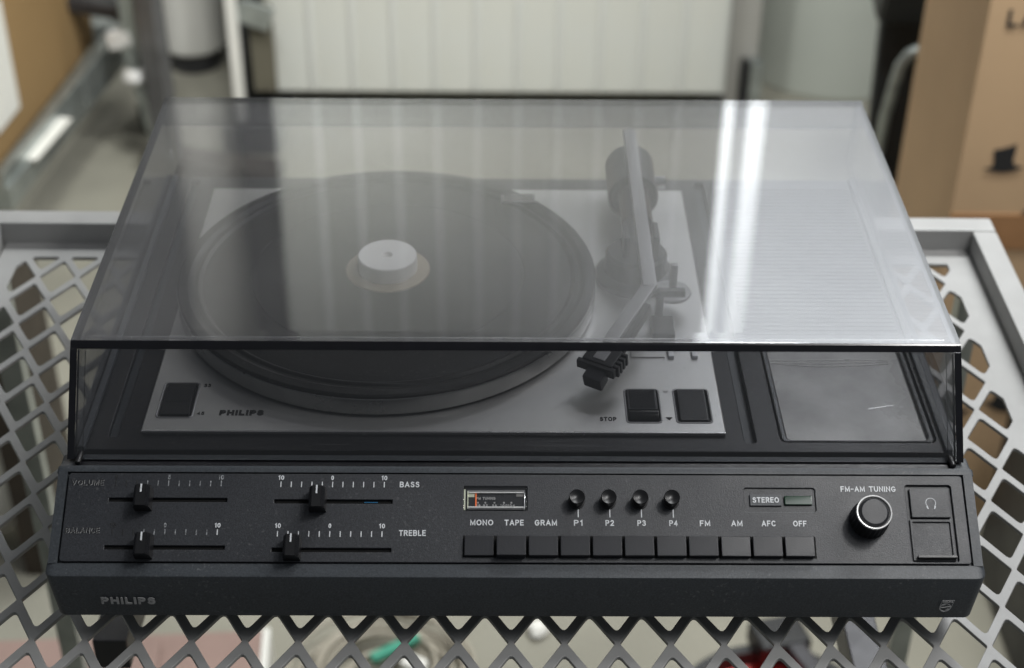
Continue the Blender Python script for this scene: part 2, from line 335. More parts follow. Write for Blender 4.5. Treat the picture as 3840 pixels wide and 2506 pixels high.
def ribbon(bm, P, w, z0, z1):
    closed = (Vector(P[0])-Vector(P[-1])).length < 1e-9*1e3
    if closed: P = P[:-1]
    Q = []
    for p in P:
        if not Q or (Vector(p)-Vector(Q[-1])).length > 1e-6: Q.append(p)
    P = Q; n = len(P); L, Rr = [], []
    for i in range(n):
        a = Vector(P[i-1]) if (i > 0 or closed) else None; b = Vector(P[i]); c = Vector(P[(i+1) % n]) if (i < n-1 or closed) else None
        d1 = (b-a).normalized() if a is not None else None; d2 = (c-b).normalized() if c is not None else None
        if d1 is None: d1 = d2; b = b-d2*w/2
        elif d2 is None: d2 = d1; b = b+d1*w/2
        m_ = (d1+d2); m_ = m_.normalized() if m_.length > 1e-6 else d1
        nn = Vector((-m_.y, m_.x)); k = 1/max(0.45, abs(nn.dot(Vector((-d1.y, d1.x)))))
        L.append(b+nn*w/2*k); Rr.append(b-nn*w/2*k)
    vt = [[bm.verts.new((q.x, q.y, z)) for q in S_] for S_ in (L, Rr) for z in (z0, z1)]   # L0 L1 R0 R1
    for i in range(n if closed else n-1):
        j = (i+1) % n
        bm.faces.new((vt[3][i], vt[3][j], vt[1][j], vt[1][i])); bm.faces.new((vt[1][i], vt[1][j], vt[0][j], vt[0][i])); bm.faces.new((vt[2][i], vt[2][j], vt[3][j], vt[3][i]))
    if not closed:
        for i in (0, n-1): bm.faces.new((vt[0][i], vt[1][i], vt[3][i], vt[2][i]))
def text(name, s, x0, x1, y0, y1, m, parent=None, mw=None, z=0.0, th=0.0002, bold=0.0):
    """letters drawn as strokes, fitted to x0..x1 and y0..y1; bold = stroke width as a share of the height"""
    sw = bold if bold else 0.16
    H = y1-y0; w = sw*H; tot = sum(GL[c][0] for c in s); gaps = len(s)-1
    avail = (x1-x0)-w
    gap = 0.30+sw if len(s) > 1 else 0
    k = avail/(tot+gap*gaps) if (tot+gap*gaps) > 0 else H
    bm = bmesh.new(); x = x0+w/2; q = 0
    for c in s:
        for st in GL[c][1]:
            ribbon(bm, [(x+px_*k, y0+w/2+py_*(H-w)) for px_, py_ in st], w, z-0.0001, z+th+q*0.000012); q += 1
        x += (GL[c][0]+gap)*k
    bmesh.ops.recalc_face_normals(bm, faces=bm.faces)
    me = bpy.data.meshes.new("m"); bm.to_mesh(me); bm.free()
    return link(name, me, m, parent, mw)

# ================================================================== RECORD PLAYER
c_, s_ = 0.8588, 0.5123
PM = Matrix(((1, 0, 0, 0), (0, c_, -s_, 0), (0, s_, c_, 0.031), (0, 0, 0, 1)))   # control panel frame: u right, v up the slope, h out
FM = Matrix(((1, 0, 0, 0), (0, 0, -1, 0), (0, 1, 0, 0), (0, 0, 0, 1)))            # front face frame: x right, z up, out of the front
def pn(v, h=0.0): return (v*c_-h*s_, 0.031+v*s_+h*c_)

RP = empty("record_player", (0, 0, 0))
tag(RP, "charcoal record player with built-in radio under a closed smoked lid, on the mesh trolley", "record player")

# body shell: profile with the recess for the control panel
v0, v1, vt = 0.0084, 0.0645, 0.0664
prof = [(0.0006, 0.0), (-0.0014, 0.0312), (-0.0010, 0.0326), (0.0002, 0.0333), pn(v0-0.0006, -0.0004), pn(v0, -0.0004), pn(v0, -0.0030), pn(v1, -0.0030), pn(v1, 0.0001),
        (0.0575, 0.0654), (0.0592, 0.0656), (0.0605, 0.0640), (0.0650, 0.0632), (0.0690, 0.0634), (0.0730, 0.0630), (0.0740, 0.0600), (0.414, 0.0600), (0.414, 0.0)]
bm = bmesh.new(); NX = [(-0.2735, .0), (-0.2722, 1.), (0.2722, 1.), (0.2735, .0)]
rings = []
rc = 0.0060
th_ = [90, 72, 54, 36, 18, 0]
ends = [(-0.2737+rc-rc*math.sin(math.radians(a)), rc-rc*math.cos(math.radians(a))) for a in th_]
for x, off in ends+[(-e[0], e[1]) for e in ends[::-1]]:
    k = off/rc
    rings.append([bm.verts.new((x*(1.0 if z > 0.02 else 0.990), y+(off if y < 0.02 else 0), z-(off*0.10 if 0.02 < z else 0)-(0.0004*k if y > 0.02 else 0))) for y, z in prof])
for a, b in zip(rings, rings[1:]):
    for i in range(len(prof)):
        j = (i+1) % len(prof); bm.faces.new((a[i], a[j], b[j], b[i]))
bm.faces.new(rings[0]); bm.faces.new(rings[-1][::-1])
link("body", finish(bm, 0.0), M['front'], RP)
for sx in (-1, 1):   # side cheeks that close the recess at its ends
    prism("side_cheek", [pn(v0-.0002, -0.0035), pn(v1+.0002, -0.0035), pn(v1+.0002, 0.0002), pn(v0-.0002, -0.0003)], (sx*0.2673, sx*0.2728), M['front'], RP, 0.0006)
prism("lid_ledge", [(0.0604, .0630), (0.0604, 0.0638), (0.0665, 0.0638), (0.0668, .0630)], (-0.262, 0.262), M['deck'], RP, 0.0002)

for fx, fyy in ((-0.245, 0.05), (0.245, 0.05), (-0.245, 0.38), (0.245, 0.38)):
    lathe("rubber_foot", [(0, -0.0232), (0.0120, -0.0232), (0.0130, -0.0220), (0.0140, 0.0), (0, 0.0)], M['matteblack'], RP, (fx, fyy, 0), 24)
# control panel plate with its slots
holes = []
slots = [(-0.2412, -0.1712, 0.0470), (-0.2408, -0.1705, 0.0178), (-0.1434, -0.0734, 0.0463), (-0.1432, -0.0732, 0.0166)]
for a, b, v in slots: holes.append(rrect(a, v-0.00125, b, v+0.00125, 0.0002, 1))
holes.append(rrect(-0.0314, 0.0410, 0.0064, 0.0562, 0.0005, 2))
holes.append(rrect(0.1352, 0.0408, 0.1776, 0.0557, 0.0015))
holes.append(rrect(0.2316, 0.0105, 0.2590, 0.0578, 0.0015))
sheet("control_panel", rrect(-0.2662, v0+0.0009, 0.2662, v1-0.0009, 0.0018), holes, 0.0024, 0.00035, M['case'], RP, PM, 0.0002)
for a, b, v in slots: box("slider_slot", ((a+b)/2, v, -0.0021), (b-a+.001, 0.0035, 0.0008), M['hole'], RP, 0, mw=PM)
# blue glint inside the bass slot, painted as a strip
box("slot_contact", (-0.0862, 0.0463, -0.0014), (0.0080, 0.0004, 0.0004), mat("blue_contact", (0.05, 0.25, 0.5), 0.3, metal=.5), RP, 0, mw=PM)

for lx, ly in ((-0.0585, 0.0650), (0.0410, 0.0655)):
    k = lathe("lint_speck", [(0, 0), (0.0010, 0.0001), (0.0007, 0.0005), (0, 0.0006)], M['greyprint'], RP, (lx, ly, 0.0632), 10)
# printed scales
def scale(u0, u1, v, dimL, txts, vt):
    # ticks: joined, a pixel or two wide each
    groups = {}
    for i in range(11):
        u = u0+(u1-u0)*i/10
        k = 'worn' if u < dimL[0] else ('halfworn' if u < dimL[1] else 'white')
        groups.setdefault(k, []).append(u)
    for k, us in groups.items():
        b = bmesh.new()
        for u in us: box_bm(b, (u, v, 0.0003), (0.00055, 0.0034, 0.0002))
        o = link("scale_marks", finish(b), M[k], RP, PM); tag(o, kind="stuff")
    for t, u in txts:
        w = 0.0016 if len(t) == 1 else 0.0034
        k = 'worn' if u < dimL[0] else ('halfworn' if u < dimL[1] else 'white')
        text("scale_number", t, u-w/2, u+w/2, vt-0.0014, vt+0.0014, M[k], RP, PM, 0.0002, bold=0.19)
scale(-0.2379, -0.1755, 0.0573, (-0.225, -0.150), [("0", -0.2379), ("5", -0.2065), ("10", -0.1758)], 0.0612)
scale(-0.2370, -0.1755, 0.0272, (-0.2225, -0.1765), [("10", -0.2370), ("0", -0.2064), ("10", -0.1756)], 0.0314)
scale(-0.1400, -0.0786, 0.0569, (-1, -1), [("10", -0.1400), ("0", -0.1095), ("10", -0.0786)], 0.0611)
scale(-0.1402, -0.0789, 0.0263, (-1, -1), [("10", -0.1402), ("0", -0.1097), ("10", -0.0790)], 0.0313)
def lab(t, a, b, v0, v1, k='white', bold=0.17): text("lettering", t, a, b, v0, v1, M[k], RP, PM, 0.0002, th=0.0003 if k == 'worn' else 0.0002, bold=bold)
lab("VOLUME", -0.2641, -0.2450, 0.0558, 0.0591, 'brand', .16); lab("BALANCE", -0.2643, -0.2444, 0.0263, 0.0296, 'brand', .16)  # pale offset copies paint the light rims of the dark letters
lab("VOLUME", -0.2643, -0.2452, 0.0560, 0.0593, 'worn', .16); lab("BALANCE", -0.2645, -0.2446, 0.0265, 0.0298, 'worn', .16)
lab("BASS", -0.0694, -0.0577, 0.0553, 0.0588); lab("TREBLE", -0.0690, -0.0532, 0.0253, 0.0288)
lab("MONO", -0.0272, -0.0137, 0.0319, 0.0354); lab("TAPE", -0.0070, 0.0043, 0.0319, 0.0354); lab("GRAM", 0.0108, 0.0239, 0.0319, 0.0354)
for t, u in (("P1", .0364), ("P2", .0550), ("P3", .0738), ("P4", .0926)): lab(t, u-.0025, u+.0025, .0319, .0354)
for t, u, w in (("FM", .1112, .0061), ("AM", .1300, .0066), ("AFC", .1488, .0083), ("OFF", .1672, .0079)): lab(t, u-w/2, u+w/2, .0319, .0354)
lab("FM-AM TUNING", 0.1931, 0.2259, 0.0535, 0.0569)
for u in (.0365, .0552, .0739, .0927):
    o = box("pointer_line", (u, 0.0399, 0.0003), (0.00055, 0.0056, 0.0002), M['white'], RP, 0, mw=PM)

# slider knobs
def slider(u, v, lab_):
    pr = [(-0.0050, 0.0003), (-0.0047, 0.0085), (-0.0027, 0.0120), (0.0027, 0.0120), (0.0047, 0.0085), (0.0050, 0.0003)]
    bm = bmesh.new(); L0, L1 = -0.0066, 0.0066
    a = [bm.verts.new((p[0], L0, p[1])) for p in pr]; b = [bm.verts.new((p[0], L1-(0.0004 if p[1] > .01 else 0), p[1])) for p in pr]
    for i in range(6): bm.faces.new((a[i], a[(i+1) % 6], b[(i+1) % 6], b[i]))
    bm.faces.new(a[::-1]); bm.faces.new(b)
    mw = PM @ Matrix.Translation((u, v, 0))
    k = link("slider_knob", finish(bm, 0.00035), M['black'], RP, mw); k["label"] = lab_
    box("marker_line", (0, 0.0038, 0.01205), (0.0009, 0.0050, 0.0003), M['white'], k)
    bm = bmesh.new()
    for sx in (-1, 1):
        for i in range(7):
            t = (i+0.8)/7.6; x = sx*(0.0027+t*0.0020); z = 0.0120-t*0.0035
            box_bm(bm, (x+sx*.0001, -0.0002, z+.0001), (0.00012, 0.0118, 0.0003))
    tag(link("grip_ribs", finish(bm), M['button'], k), kind="stuff")
    box("slider_stem", (0, 0, -0.001), (0.004, 0.0016, 0.003), M['hole'], k)
slider(-0.2200, 0.0466, "volume slider knob"); slider(-0.2170, 0.0173, "balance slider knob")
slider(-0.1172, 0.0462, "bass slider knob"); slider(-0.1307, 0.0166, "treble slider knob")

# push buttons
for i in range(11):
    u0b = -0.0311+i*0.0188; h = 0.0062 if i == 1 else (0.0028 if i == 0 else 0.0042)
    tilt = 0.02*random.uniform(-1, 1) + (0.035 if i == 8 else 0)
    bm = bmesh.new(); box_bm(bm, (0.00915, 0.0061, h/2-.001), (0.0172, 0.0120, h+.002))
    me = finish(bm, 0.0006, 3)
    link("push_button", me, M['button'], RP, PM @ Matrix.Translation((u0b*0.9965, 0.0134-h*0.22, 0.0)) @ Matrix.Rotation(tilt, 4, 'Y') @ Matrix.Rotation(random.uniform(-.01, .01), 4, 'X'))
box("button_well", (0.0722, 0.0190, -0.0003), (0.2070, 0.0132, 0.0008+.0006), M['hole'], RP, 0, mw=PM)

# preset knobs P1..P4
for i, u in enumerate((.0357, .0543, .0730, .0916)):
    k = lathe("preset_knob", [(0.0040, 0.0), (0.0043, 0.006), (0.00465, 0.0080), (0.00465, 0.0088), (0.0043, 0.0093), (0.0036, 0.0090), (0.0020, 0.0083), (0.0, 0.0081)], M['black'], RP, (0, 0, 0), 32, 'Z', PM @ Matrix.Translation((u, 0.0470, 0)))
    lathe("knob_collar", [(0.0050, 0.0001), (0.0050, 0.0010), (0.0040, 0.0012)], M['matteblack'], k, (0, 0, 0), 24)

# tuning knob
TK = PM @ Matrix.Translation((0.2081, 0.0358, 0))
bm = bmesh.new(); seg = 96; rg = []
for zz, rad, amp in ((0.0002, 0.0112, 0), (0.0010, 0.0116, .0006), (0.0135, 0.0108, .0006), (0.0148, 0.0104, .0002), (0.0150, 0.0095, 0)):
    rg.append([bm.verts.new(((rad-(amp if (i//2) % 2 else 0))*math.cos(2*math.pi*i/seg), (rad-(amp if (i//2) % 2 else 0))*math.sin(2*math.pi*i/seg), zz)) for i in range(seg)])
for a, b in zip(rg, rg[1:]):
    for i in range(seg): bm.faces.new((a[i], a[(i+1) % seg], b[(i+1) % seg], b[i]))
bm.faces.new(rg[-1])
tk = link("tuning_knob", finish(bm), M['black'], RP, TK)
lathe("knob_ring", [(0.0094, 0.0150), (0.0096, 0.0162), (0.0102, 0.0163), (0.0105, 0.0158), (0.0105, 0.0149)], M['ring'], tk, (0, 0, 0), 64)
lathe("knob_cap", [(0.0087, 0.0152), (0.0080, 0.0160), (0.0077, 0.0166), (0.0073, 0.0168), (0.0, 0.0168)], M['button'], tk, (0, 0, 0), 64, ang=15)

# tuning dial
D = empty("tuning_dial"); D.parent = RP; D.matrix_local = PM
box("dial_well", (-0.0125, 0.0486, -0.0026), (0.0376, 0.0150, 0.0006), M['dialblack'], D)
box("dial_scale", (-0.0118, 0.0480, -0.0015), (0.0330, 0.0086, 0.0006), M['dialblack'], D, 0.0001)
for v_, hh, mm in ((0.0524, 0.0008, 'chrome'), (0.0534, 0.0005, 'arm'), (0.0432, 0.0009, 'chrome'), (0.0421, 0.0004, 'arm')):
    box("dial_rail", (-0.0120, v_, -0.0003), (0.0336, hh, 0.0012), M['ring' if mm == 'chrome' else mm], D, 0.0001)
box("dial_side", (-0.0307, 0.0478, -0.0006), (0.0009, 0.0130, 0.0018), M['dialpale'], D, 0.0002)
box("dial_side", (-0.0288, 0.0478, -0.0004), (0.0006, 0.0110, 0.0014), M['dialpale'], D, 0.0001)
box("dial_side", (0.0047, 0.0478, -0.0004), (0.0006, 0.0106, 0.0014), M['chrome'], D, 0.0001)
box("dial_tab", (-0.0270, 0.0509, -0.0009), (0.0042, 0.0024, 0.0003), M['dialpale'], D)
box("dial_tab", (0.0024, 0.0511, -0.0009), (0.0050, 0.0020, 0.0003), mat("dial_grey", (.25, .24, .23), .4), D)
box("pointer", (-0.0240, 0.0480, -0.0006), (0.0008, 0.0088, 0.0004), M['orange'], D)
text("dial_lettering", "FM TUNING", -0.0238, -0.0125, 0.0482, 0.0498, M['greyprint'], D, None, -0.0011, bold=.18)
for k_, (t, u) in enumerate((("88", -.0228), ("92", -.0184), ("96", -.0130), ("100", -.0074), ("104", -.0030))):
    text("dial_number", t, u-0.0007*len(t), u+0.0007*len(t), 0.0440, 0.0453, M['greyprint'], D, None, -0.0011, bold=.18)
    box("dial_dot", (u, 0.0463, -0.0010), (0.0010, 0.0009, 0.0002), mat("dial_dot_grey", (.45, .45, .45), .4) if k_ == 0 else bpy.data.materials["dial_dot_grey"], D)
box("dial_glass", (-0.0125, 0.0486, 0.0006), (0.0370, 0.0146, 0.0006), M['clear'], D, 0.0001)

# stereo indicator
D = empty("stereo_indicator"); D.parent = RP; D.matrix_local = PM
box("indicator_well", (0.1564, 0.0482, -0.0012), (0.0426, 0.0152, 0.0006), M['case'], D)
k = box("label_plate", (0.1480, 0.0481, -0.0004), (0.0188, 0.0070, 0.0016), M['front'], D, 0.0003)
text("plate_lettering", "STEREO", 0.1401, 0.1558, 0.0464, 0.0498, M['white'], D, None, 0.0005, bold=.18)
box("indicator_lamp", (0.1673, 0.0480, -0.0003), (0.0164, 0.0056, 0.0020), M['greenlens'], D, 0.0005)

# headphone socket with sliding cover
D = empty("headphone_socket"); D.parent = RP; D.matrix_local = PM
box("socket_well", (0.2453, 0.0342, -0.0020), (0.0278, 0.0478, 0.0006), M['case'], D)
box("socket_cover", (0.2455, 0.0466, -0.0006), (0.0232, 0.0180, 0.0024), M['case'], D, 0.0006)
# headphone symbol
pts = [(0.2459+0.0029*math.sin(math.radians(a)), 0.0466+0.0029*math.cos(math.radians(a)), 0.0006) for a in range(-140, 141, 10)]
tubepath("headphone_symbol", pts, 0.00022, M['white'], D)
for sx in (-1, 1): box("headphone_symbol", (0.2459+sx*0.0022, 0.0437, 0.0007), (0.0007, 0.0018, 0.0003), M['white'], D, 0, rot=Matrix.Rotation(-sx*0.5, 3, 'Z'))
sheet("socket_frame", rrect(0.2326, 0.0115, 0.2580, 0.0368, 0.0006, 2), [rrect(0.2342, 0.0150, 0.2562, 0.0352, 0.0005, 2)], 0.0012, 0.0002, M['case'], D, None, -0.0004)
box("finger_lip", (0.2462, 0.0132, 0.0008), (0.0230, 0.0017, 0.0030), M['black'], D, 0.0004)

# front face brand lettering and emblem
text("front_lettering", "PHILIPS", -0.2427, -0.2112, 0.0110, 0.0163, M['brand'], RP, FM, 0.0014, bold=.25)
EM = empty("shield_emblem"); EM.parent = RP; EM.matrix_local = FM @ Matrix.Translation((0, 0, 0.0012))
def stroke(pts, w, name="emblem_line", cyc=False):
    tubepath(name, [(p[0], p[1], 0.0) for p in pts], w/2, M['greyprint'], EM, 4, cyc)
ex, ey, es = 0.2533, 0.0110, 0.0010   # centre and unit
sh = [(-3.0, 4.6), (3.9, 4.6), (2.9, -0.6), (2.2, -2.2), (0.9, -3.5), (-0.9, -4.5), (-2.6, -3.9), (-3.8, -2.4), (-4.0, -0.6)]
stroke([(ex+a*es, ey+b*es) for a, b in sh], 0.00028, cyc=True)
stroke([(ex+(-0.6+3.1*math.cos(t/24*2*math.pi))*es, ey+(-1.1+3.0*math.sin(t/24*2*math.pi))*es) for t in range(24)], 0.00035, cyc=True)
for dy in (0, 0.55):
    stroke([(ex+(-3.5+i*0.5)*es, ey+(-0.9+dy*.6-0.35*math.sin(i/13*2*math.pi))*es) for i in range(13)], 0.0003)
for (cx_, cy_) in ((-2.1, .8), (-1.3, 1.2), (1.1, -2.3), (.3, -3.0)):
    for a in (0, 90):
        stroke([(ex+(cx_+.7*math.cos(math.radians(a+d)))*es, ey+(cy_+.8*math.sin(math.radians(a+d)))*es) for d in (20, 200)], 0.00022, "emblem_star")
text("emblem_lettering", "PHILIPS", ex-2.7*es, ex+3.1*es, ey+2.9*es, ey+3.9*es, M['greyprint'], EM, None, 0.0, bold=.26)

# ---------------------------------------------------------------- deck
acc = rrect(0.1625, 0.0850, 0.2585, 0.1900, 0.004)
dh = [acc, rrect(0.1402, 0.0840, 0.1474, 0.4080, 0.002), rrect(-0.2500, 0.0880, -0.2440, 0.4080, 0.002)]
sheet("deck_frame", rrect(-0.2655, 0.0752, 0.2655, 0.4135, 0.002), dh, 0.0044, 0.0006, M['deck'], RP, None, 0.0650)
box("storage_tray", (0.2105, 0.1375, 0.0618), (0.099, 0.108, 0.0008), M['liner'], RP)
sheet("tray_rim", rrect(0.1630, 0.0855, 0.2580, 0.1895, 0.0036), [rrect(0.1672, 0.0882, 0.2538, 0.1872, 0.003)], 0.0026, 0.0011, M['rimgloss'], RP, None, 0.0645)
for k_, (yy, am) in enumerate(((0.1715, .0016), (0.1735, .0010), (0.1760, .0008))):
    tubepath("film_fold", [(0.168+i*0.0065, yy-am*math.sin(i*0.33+k_*.7)*1.6-0.0002*i, 0.0623) for i in range(13)], 0.00030, M['ring'], RP, 4)  # bright wavy lines drawn for the highlights on the tray floor
box("scratch", (0.2315, 0.1243, 0.06226), (0.0165, 0.0006, 0.0001), M['ring'], RP, 0, Matrix.Rotation(0.23, 3, 'Z'))
bm = bmesh.new()
for i in range(42): box_bm(bm, (0.2060, 0.197+i*0.0049, 0.0652), (0.104, 0.0026, 0.0010))
tag(link("vent_ribs", finish(bm), M['deck'], RP), kind="stuff")
for sx in (-1, 1): box("side_rail", (sx*0.2632, 0.243, 0.0662), (0.0042, 0.338, 0.0034), M['front'], RP, 0.0008)
for sx in (-1, 1):
    k = lathe("lid_peg", [(0.0, 0), (0.0016, 0.0002), (0.0018, 0.001), (0.0018, 0.010), (0.0, 0.0102)], M['black'], RP, (0, 0, 0), 16, 'Y')
    k.location = (sx*0.2625, 0.0605, 0.0662)

# silver deck plate with three switch wells
PZ = 0.0672
box("plate_trim", (-0.0505, 0.0909, 0.0664), (0.3590, 0.0014, 0.0022), M['chromesoft'], RP, 0.0005)  # chrome strip added to draw the plate edge's highlight line
wells = [(-0.2232, 0.1045, -0.2018, 0.1398), (0.0694, 0.1012, 0.0902, 0.1350), (0.1004, 0.1012, 0.1217, 0.1350)]
sheet("deck_plate", rrect(-0.2304, 0.0908, 0.1294, 0.3925, 0.0018), [rrect(*w, 0.0022) for w in wells], 0.0034, 0.0009, M['plate'], RP, None, PZ, 2)
for i, w in enumerate(wells):
    cx, cy = (w[0]+w[2])/2, (w[1]+w[3])/2
    sheet("switch_frame", rrect(w[0]-.0010, w[1]-.0010, w[2]+.0010, w[3]+.0010, 0.0028), [rrect(w[0]+.0002, w[1]+.0002, w[2]-.0002, w[3]-.0002, 0.0020)], 0.0012, 0.00045, M['arm'], RP, None, PZ+0.0005, 2)
    box("switch_well", (cx, cy, 0.0642), (w[2]-w[0]+.001, w[3]-w[1]+.001, 0.0006), M['hole'], RP)
    sw = empty("rocker_switch", (cx, cy, 0.0660)); sw.parent = RP
    if i == 1:
        box("rocker", (0, 0.0060, 0.0004), (0.0186, 0.0186, 0.0030), M['button'], sw, 0.0005, Matrix.Rotation(math.radians(4), 3, 'X'))
        lathe("rocker_roll", [(0, -0.0093), (0.0042, -0.0092), (0.0046, -0.0085), (0.0046, 0.0085), (0.0042, 0.0092), (0, 0.0093)], M['rimgloss'], sw, (0, -0.0095, -0.0002), 32, 'X')
    else:
        box("rocker", (0, 0.0004, 0.0006), (0.0176, 0.0306, 0.0034), M['black'], sw, 0.0008, Matrix.Rotation(math.radians(2), 3, 'X'))
    bm = bmesh.new()
    y0_, y1_ = ((-0.002, 0.0145) if i == 1 else ((-0.002, 0.014) if i == 0 else (-0.0135, 0.0145)))
    y = y0_
    while y < y1_:
        for xk in range(17):
            box_bm(bm, (-0.0076+xk*0.00095, y, 0.0022+(y*0.07 if i == 1 else y*0.035)), (0.0005, 0.0005, 0.0006))
        y += 0.00095
    tag(link("rocker_grip", finish(bm), M['button'], sw), kind="stuff")
def dtext(t, a, b, y0, y1, m='ink', bold=.15, name="deck_lettering"): text(name, t, a, b, y0, y1, M[m], RP, None, PZ, th=.0003, bold=bold)
dtext("33", -0.1985, -0.1942, 0.1360, 0.1392); dtext("45", -0.1985, -0.1940, 0.1070, 0.1100)
dtext("PHILIPS", -0.1847, -0.1572, 0.1066, 0.1118, 'ink', .28); dtext("STOP", 0.0521, 0.0625, 0.1024, 0.1062, 'ink', .17)
def tri(name, cx, cy, s, m):
    sheet(name, [(cx-s, cy+s*.6), (cx+s, cy+s*.6), (cx, cy-s*.7)], [], 0.0003, 0.00005, M[m], RP, None, PZ+.0003)
tri("arrow_mark", 0.0954, 0.1050, 0.0022, 'ink')
box("arrow_mark", (0.0954, 0.1337, PZ), (0.0030, 0.0004, 0.0004), M['greyprint'], RP)
for dx, r_ in ((-.0007, -.9), (.0007, .9)): box("arrow_mark", (0.0954+dx, 0.1325, PZ), (0.0022, 0.0004, 0.0004), M['greyprint'], RP, 0, Matrix.Rotation(r_, 3, 'Z'))
box("size_selector", (0.0870, 0.1770, PZ+0.0004), (0.022, 0.014, 0.0010), M['plate'], RP, 0.0003)
for x in (0.1022, 0.1178): box("white_tab", (x, 0.1752, PZ+0.0010), (0.0036, 0.0120, 0.0024), M['white'], RP, 0.0002)

# platter
PC = (-0.0875, 0.2478)
pl = lathe("platter", [(0.1380, 0.0672), (0.1420, 0.0675), (0.1434, 0.0690), (0.1437, 0.0796), (0.1432, 0.0804), (0.1424, 0.0806), (0.0, 0.0800)], M['alu'], RP, (0, 0, 0), 160)
pl.location = (PC[0], PC[1], 0.0012)
lathe("platter_bearing", [(0.120, 0.0640), (0.120, 0.0690)], M['hole'], pl, (0, 0, 0), 64)
mt = lathe("platter_mat", [(0.1428, 0.0800), (0.1431, 0.0822), (0.1420, 0.0832), (0.1360, 0.0833), (0.1330, 0.0818), (0.1312, 0.0816), (0.1294, 0.0827), (0.1284, 0.0827), (0.1262, 0.0813), (0.1215, 0.0816), (0.1200, 0.0818),
                           (0.0945, 0.0818), (0.0940, 0.0813), (0.0928, 0.0813), (0.0923, 0.0818), (0.0, 0.0818)], M['rubber'], pl, (0, 0, 0), 160, ang=20)
lathe("platter_spindle", [(0.0034, 0.081), (0.0034, 0.0850), (0.0, 0.0855)], M['chrome'], pl, (0, 0, 0), 20)

# tonearm
TA = empty("tonearm", (0.0, 0.0, 0.0)); TA.parent = RP
lathe("arm_base", [(0.0285, 0.0), (0.0285, 0.004), (0.0265, 0.0065), (0.0225, 0.008), (0.0215, 0.020), (0.0195, 0.022), (0.0, 0.022)], M['black'], TA, (0.0850, 0.2680, PZ), 64)
lathe("base_ring", [(0.0286, 0.0), (0.0292, 0.0004), (0.0292, 0.0010), (0.0286, 0.0014)], M['chromesoft'], TA, (0.0850, 0.2680, PZ), 64)
for sx in (-1, 1): box("pivot_yoke", (0.0875+sx*0.0105, 0.2700, 0.0940), (0.0040, 0.022, 0.022), M['black'], TA, 0.001)
lathe("counterweight", [(0, 0), (0.0165, 0.0), (0.0182, 0.0015), (0.0182, 0.048), (0.0170, 0.050), (0, 0.050)], M['blackstuff'], TA, (0.0875, 0.3400, 0.0905), 48, 'Y')
lathe("weight_band", [(0.0184, 0.0), (0.0184, 0.014)], M['button'], TA, (0.0875, 0.3400, 0.0905), 48, 'Y')
lathe("counterweight_shaft", [(0.0115, 0), (0.0115, 0.045)], M['black'], TA, (0.0875, 0.293, 0.0925), 32, 'Y')
lathe("antiskate_knob", [(0, 0), (0.0048, 0.0), (0.0048, 0.0080), (0.0042, 0.0086), (0, 0.0086)], M['chrome'], TA, (0.1035, 0.3550, 0.0950), 32, 'X')
def bar(name, p, q, w, t, m, bev=0.0008, parent=TA):
    p, q = Vector(p), Vector(q); d = q-p; y = d.normalized(); x = y.cross(Vector((0, 0, 1))).normalized(); z = x.cross(y)
    R = Matrix((x, y, z)).transposed()
    return box(name, (p+q)/2, (w, d.length, t), m, parent, bev, R)
bar("arm_tube", (0.0872, 0.4020, 0.1130), (0.0882, 0.1975, 0.1040), 0.0095, 0.0050, M['arm'], 0.0012)
bar("arm_tube", (0.0888, 0.2010, 0.1040), (0.0590, 0.1480, 0.0935), 0.0095, 0.0050, M['arm'], 0.0012)
bar("arm_neck", (0.0820, 0.1850, 0.0990), (0.0620, 0.1500, 0.0885), 0.0150, 0.0080, M['black'], 0.0015)
hs = Vector((-0.027, -0.045, -0.0095)).normalized()
H0 = Vector((0.0590, 0.1462, 0.0900))
bar("headshell", H0, H0+hs*0.016, 0.0215, 0.0075, M['black'], 0.0012)
bar("head_band", H0+hs*0.004+Vector((0, 0, .0002)), H0+hs*0.0135+Vector((0, 0, .0002)), 0.0085, 0.0085, M['arm'], 0.0008)
for i in range(4):
    q = H0+hs*(0.001+i*0.0038)
    bar("grip_rib", q+Vector((0.0105, -0.006, -.001)), q+Vector((0.0105, -0.006, -.001))+hs*0.0021, 0.0048, 0.0085, M['black'], 0.0004)
bar("head_plate", H0+hs*0.0152+Vector((0, 0, -.0005)), H0+hs*0.0186+Vector((0, 0, -.0005)), 0.0265, 0.0065, M['black'], 0.0006)
bar("cartridge", H0+hs*0.0160+Vector((.0015, 0, -.0045)), H0+hs*0.0255+Vector((.0015, 0, -.0060)), 0.0130, 0.0105, M['button'], 0.0012)
# lift and rest
box("lift_platform", (0.0995, 0.2130, 0.0905), (0.0290, 0.0050, 0.0050), M['black'], TA, 0.001)
box("lift_post", (0.0965, 0.2085, 0.0800), (0.0052, 0.0052, 0.0210), M['black'], TA, 0.0005)
box("lift_base", (0.0985, 0.1965, 0.0715), (0.0150, 0.0220, 0.0090), M['black'], TA, 0.0015)
lathe("finger_disc", [(0, 0), (0.0135, 0.0), (0.0140, 0.001), (0.0135, 0.002), (0, 0.002)], M['arm'], TA, (0.1060, 0.2280, 0.0800), 40)
box("arm_rest", (0.1080, 0.2340, 0.0900), (0.0050, 0.0050, 0.0200), M['arm'], TA, 0.0015)

# speed strobe mirror at the platter's rear edge
SM = empty("strobe_mirror"); SM.parent = RP
box("mirror_frame", (0.0030, 0.3470, 0.0850), (0.0250, 0.0110, 0.0020), M['arm'], SM, 0.0004)
box("mirror_face", (0.0030, 0.3470, 0.0861), (0.0225, 0.0085, 0.0008), M['chrome'], SM, 0.0002, Matrix.Rotation(math.radians(5), 3, 'X'))

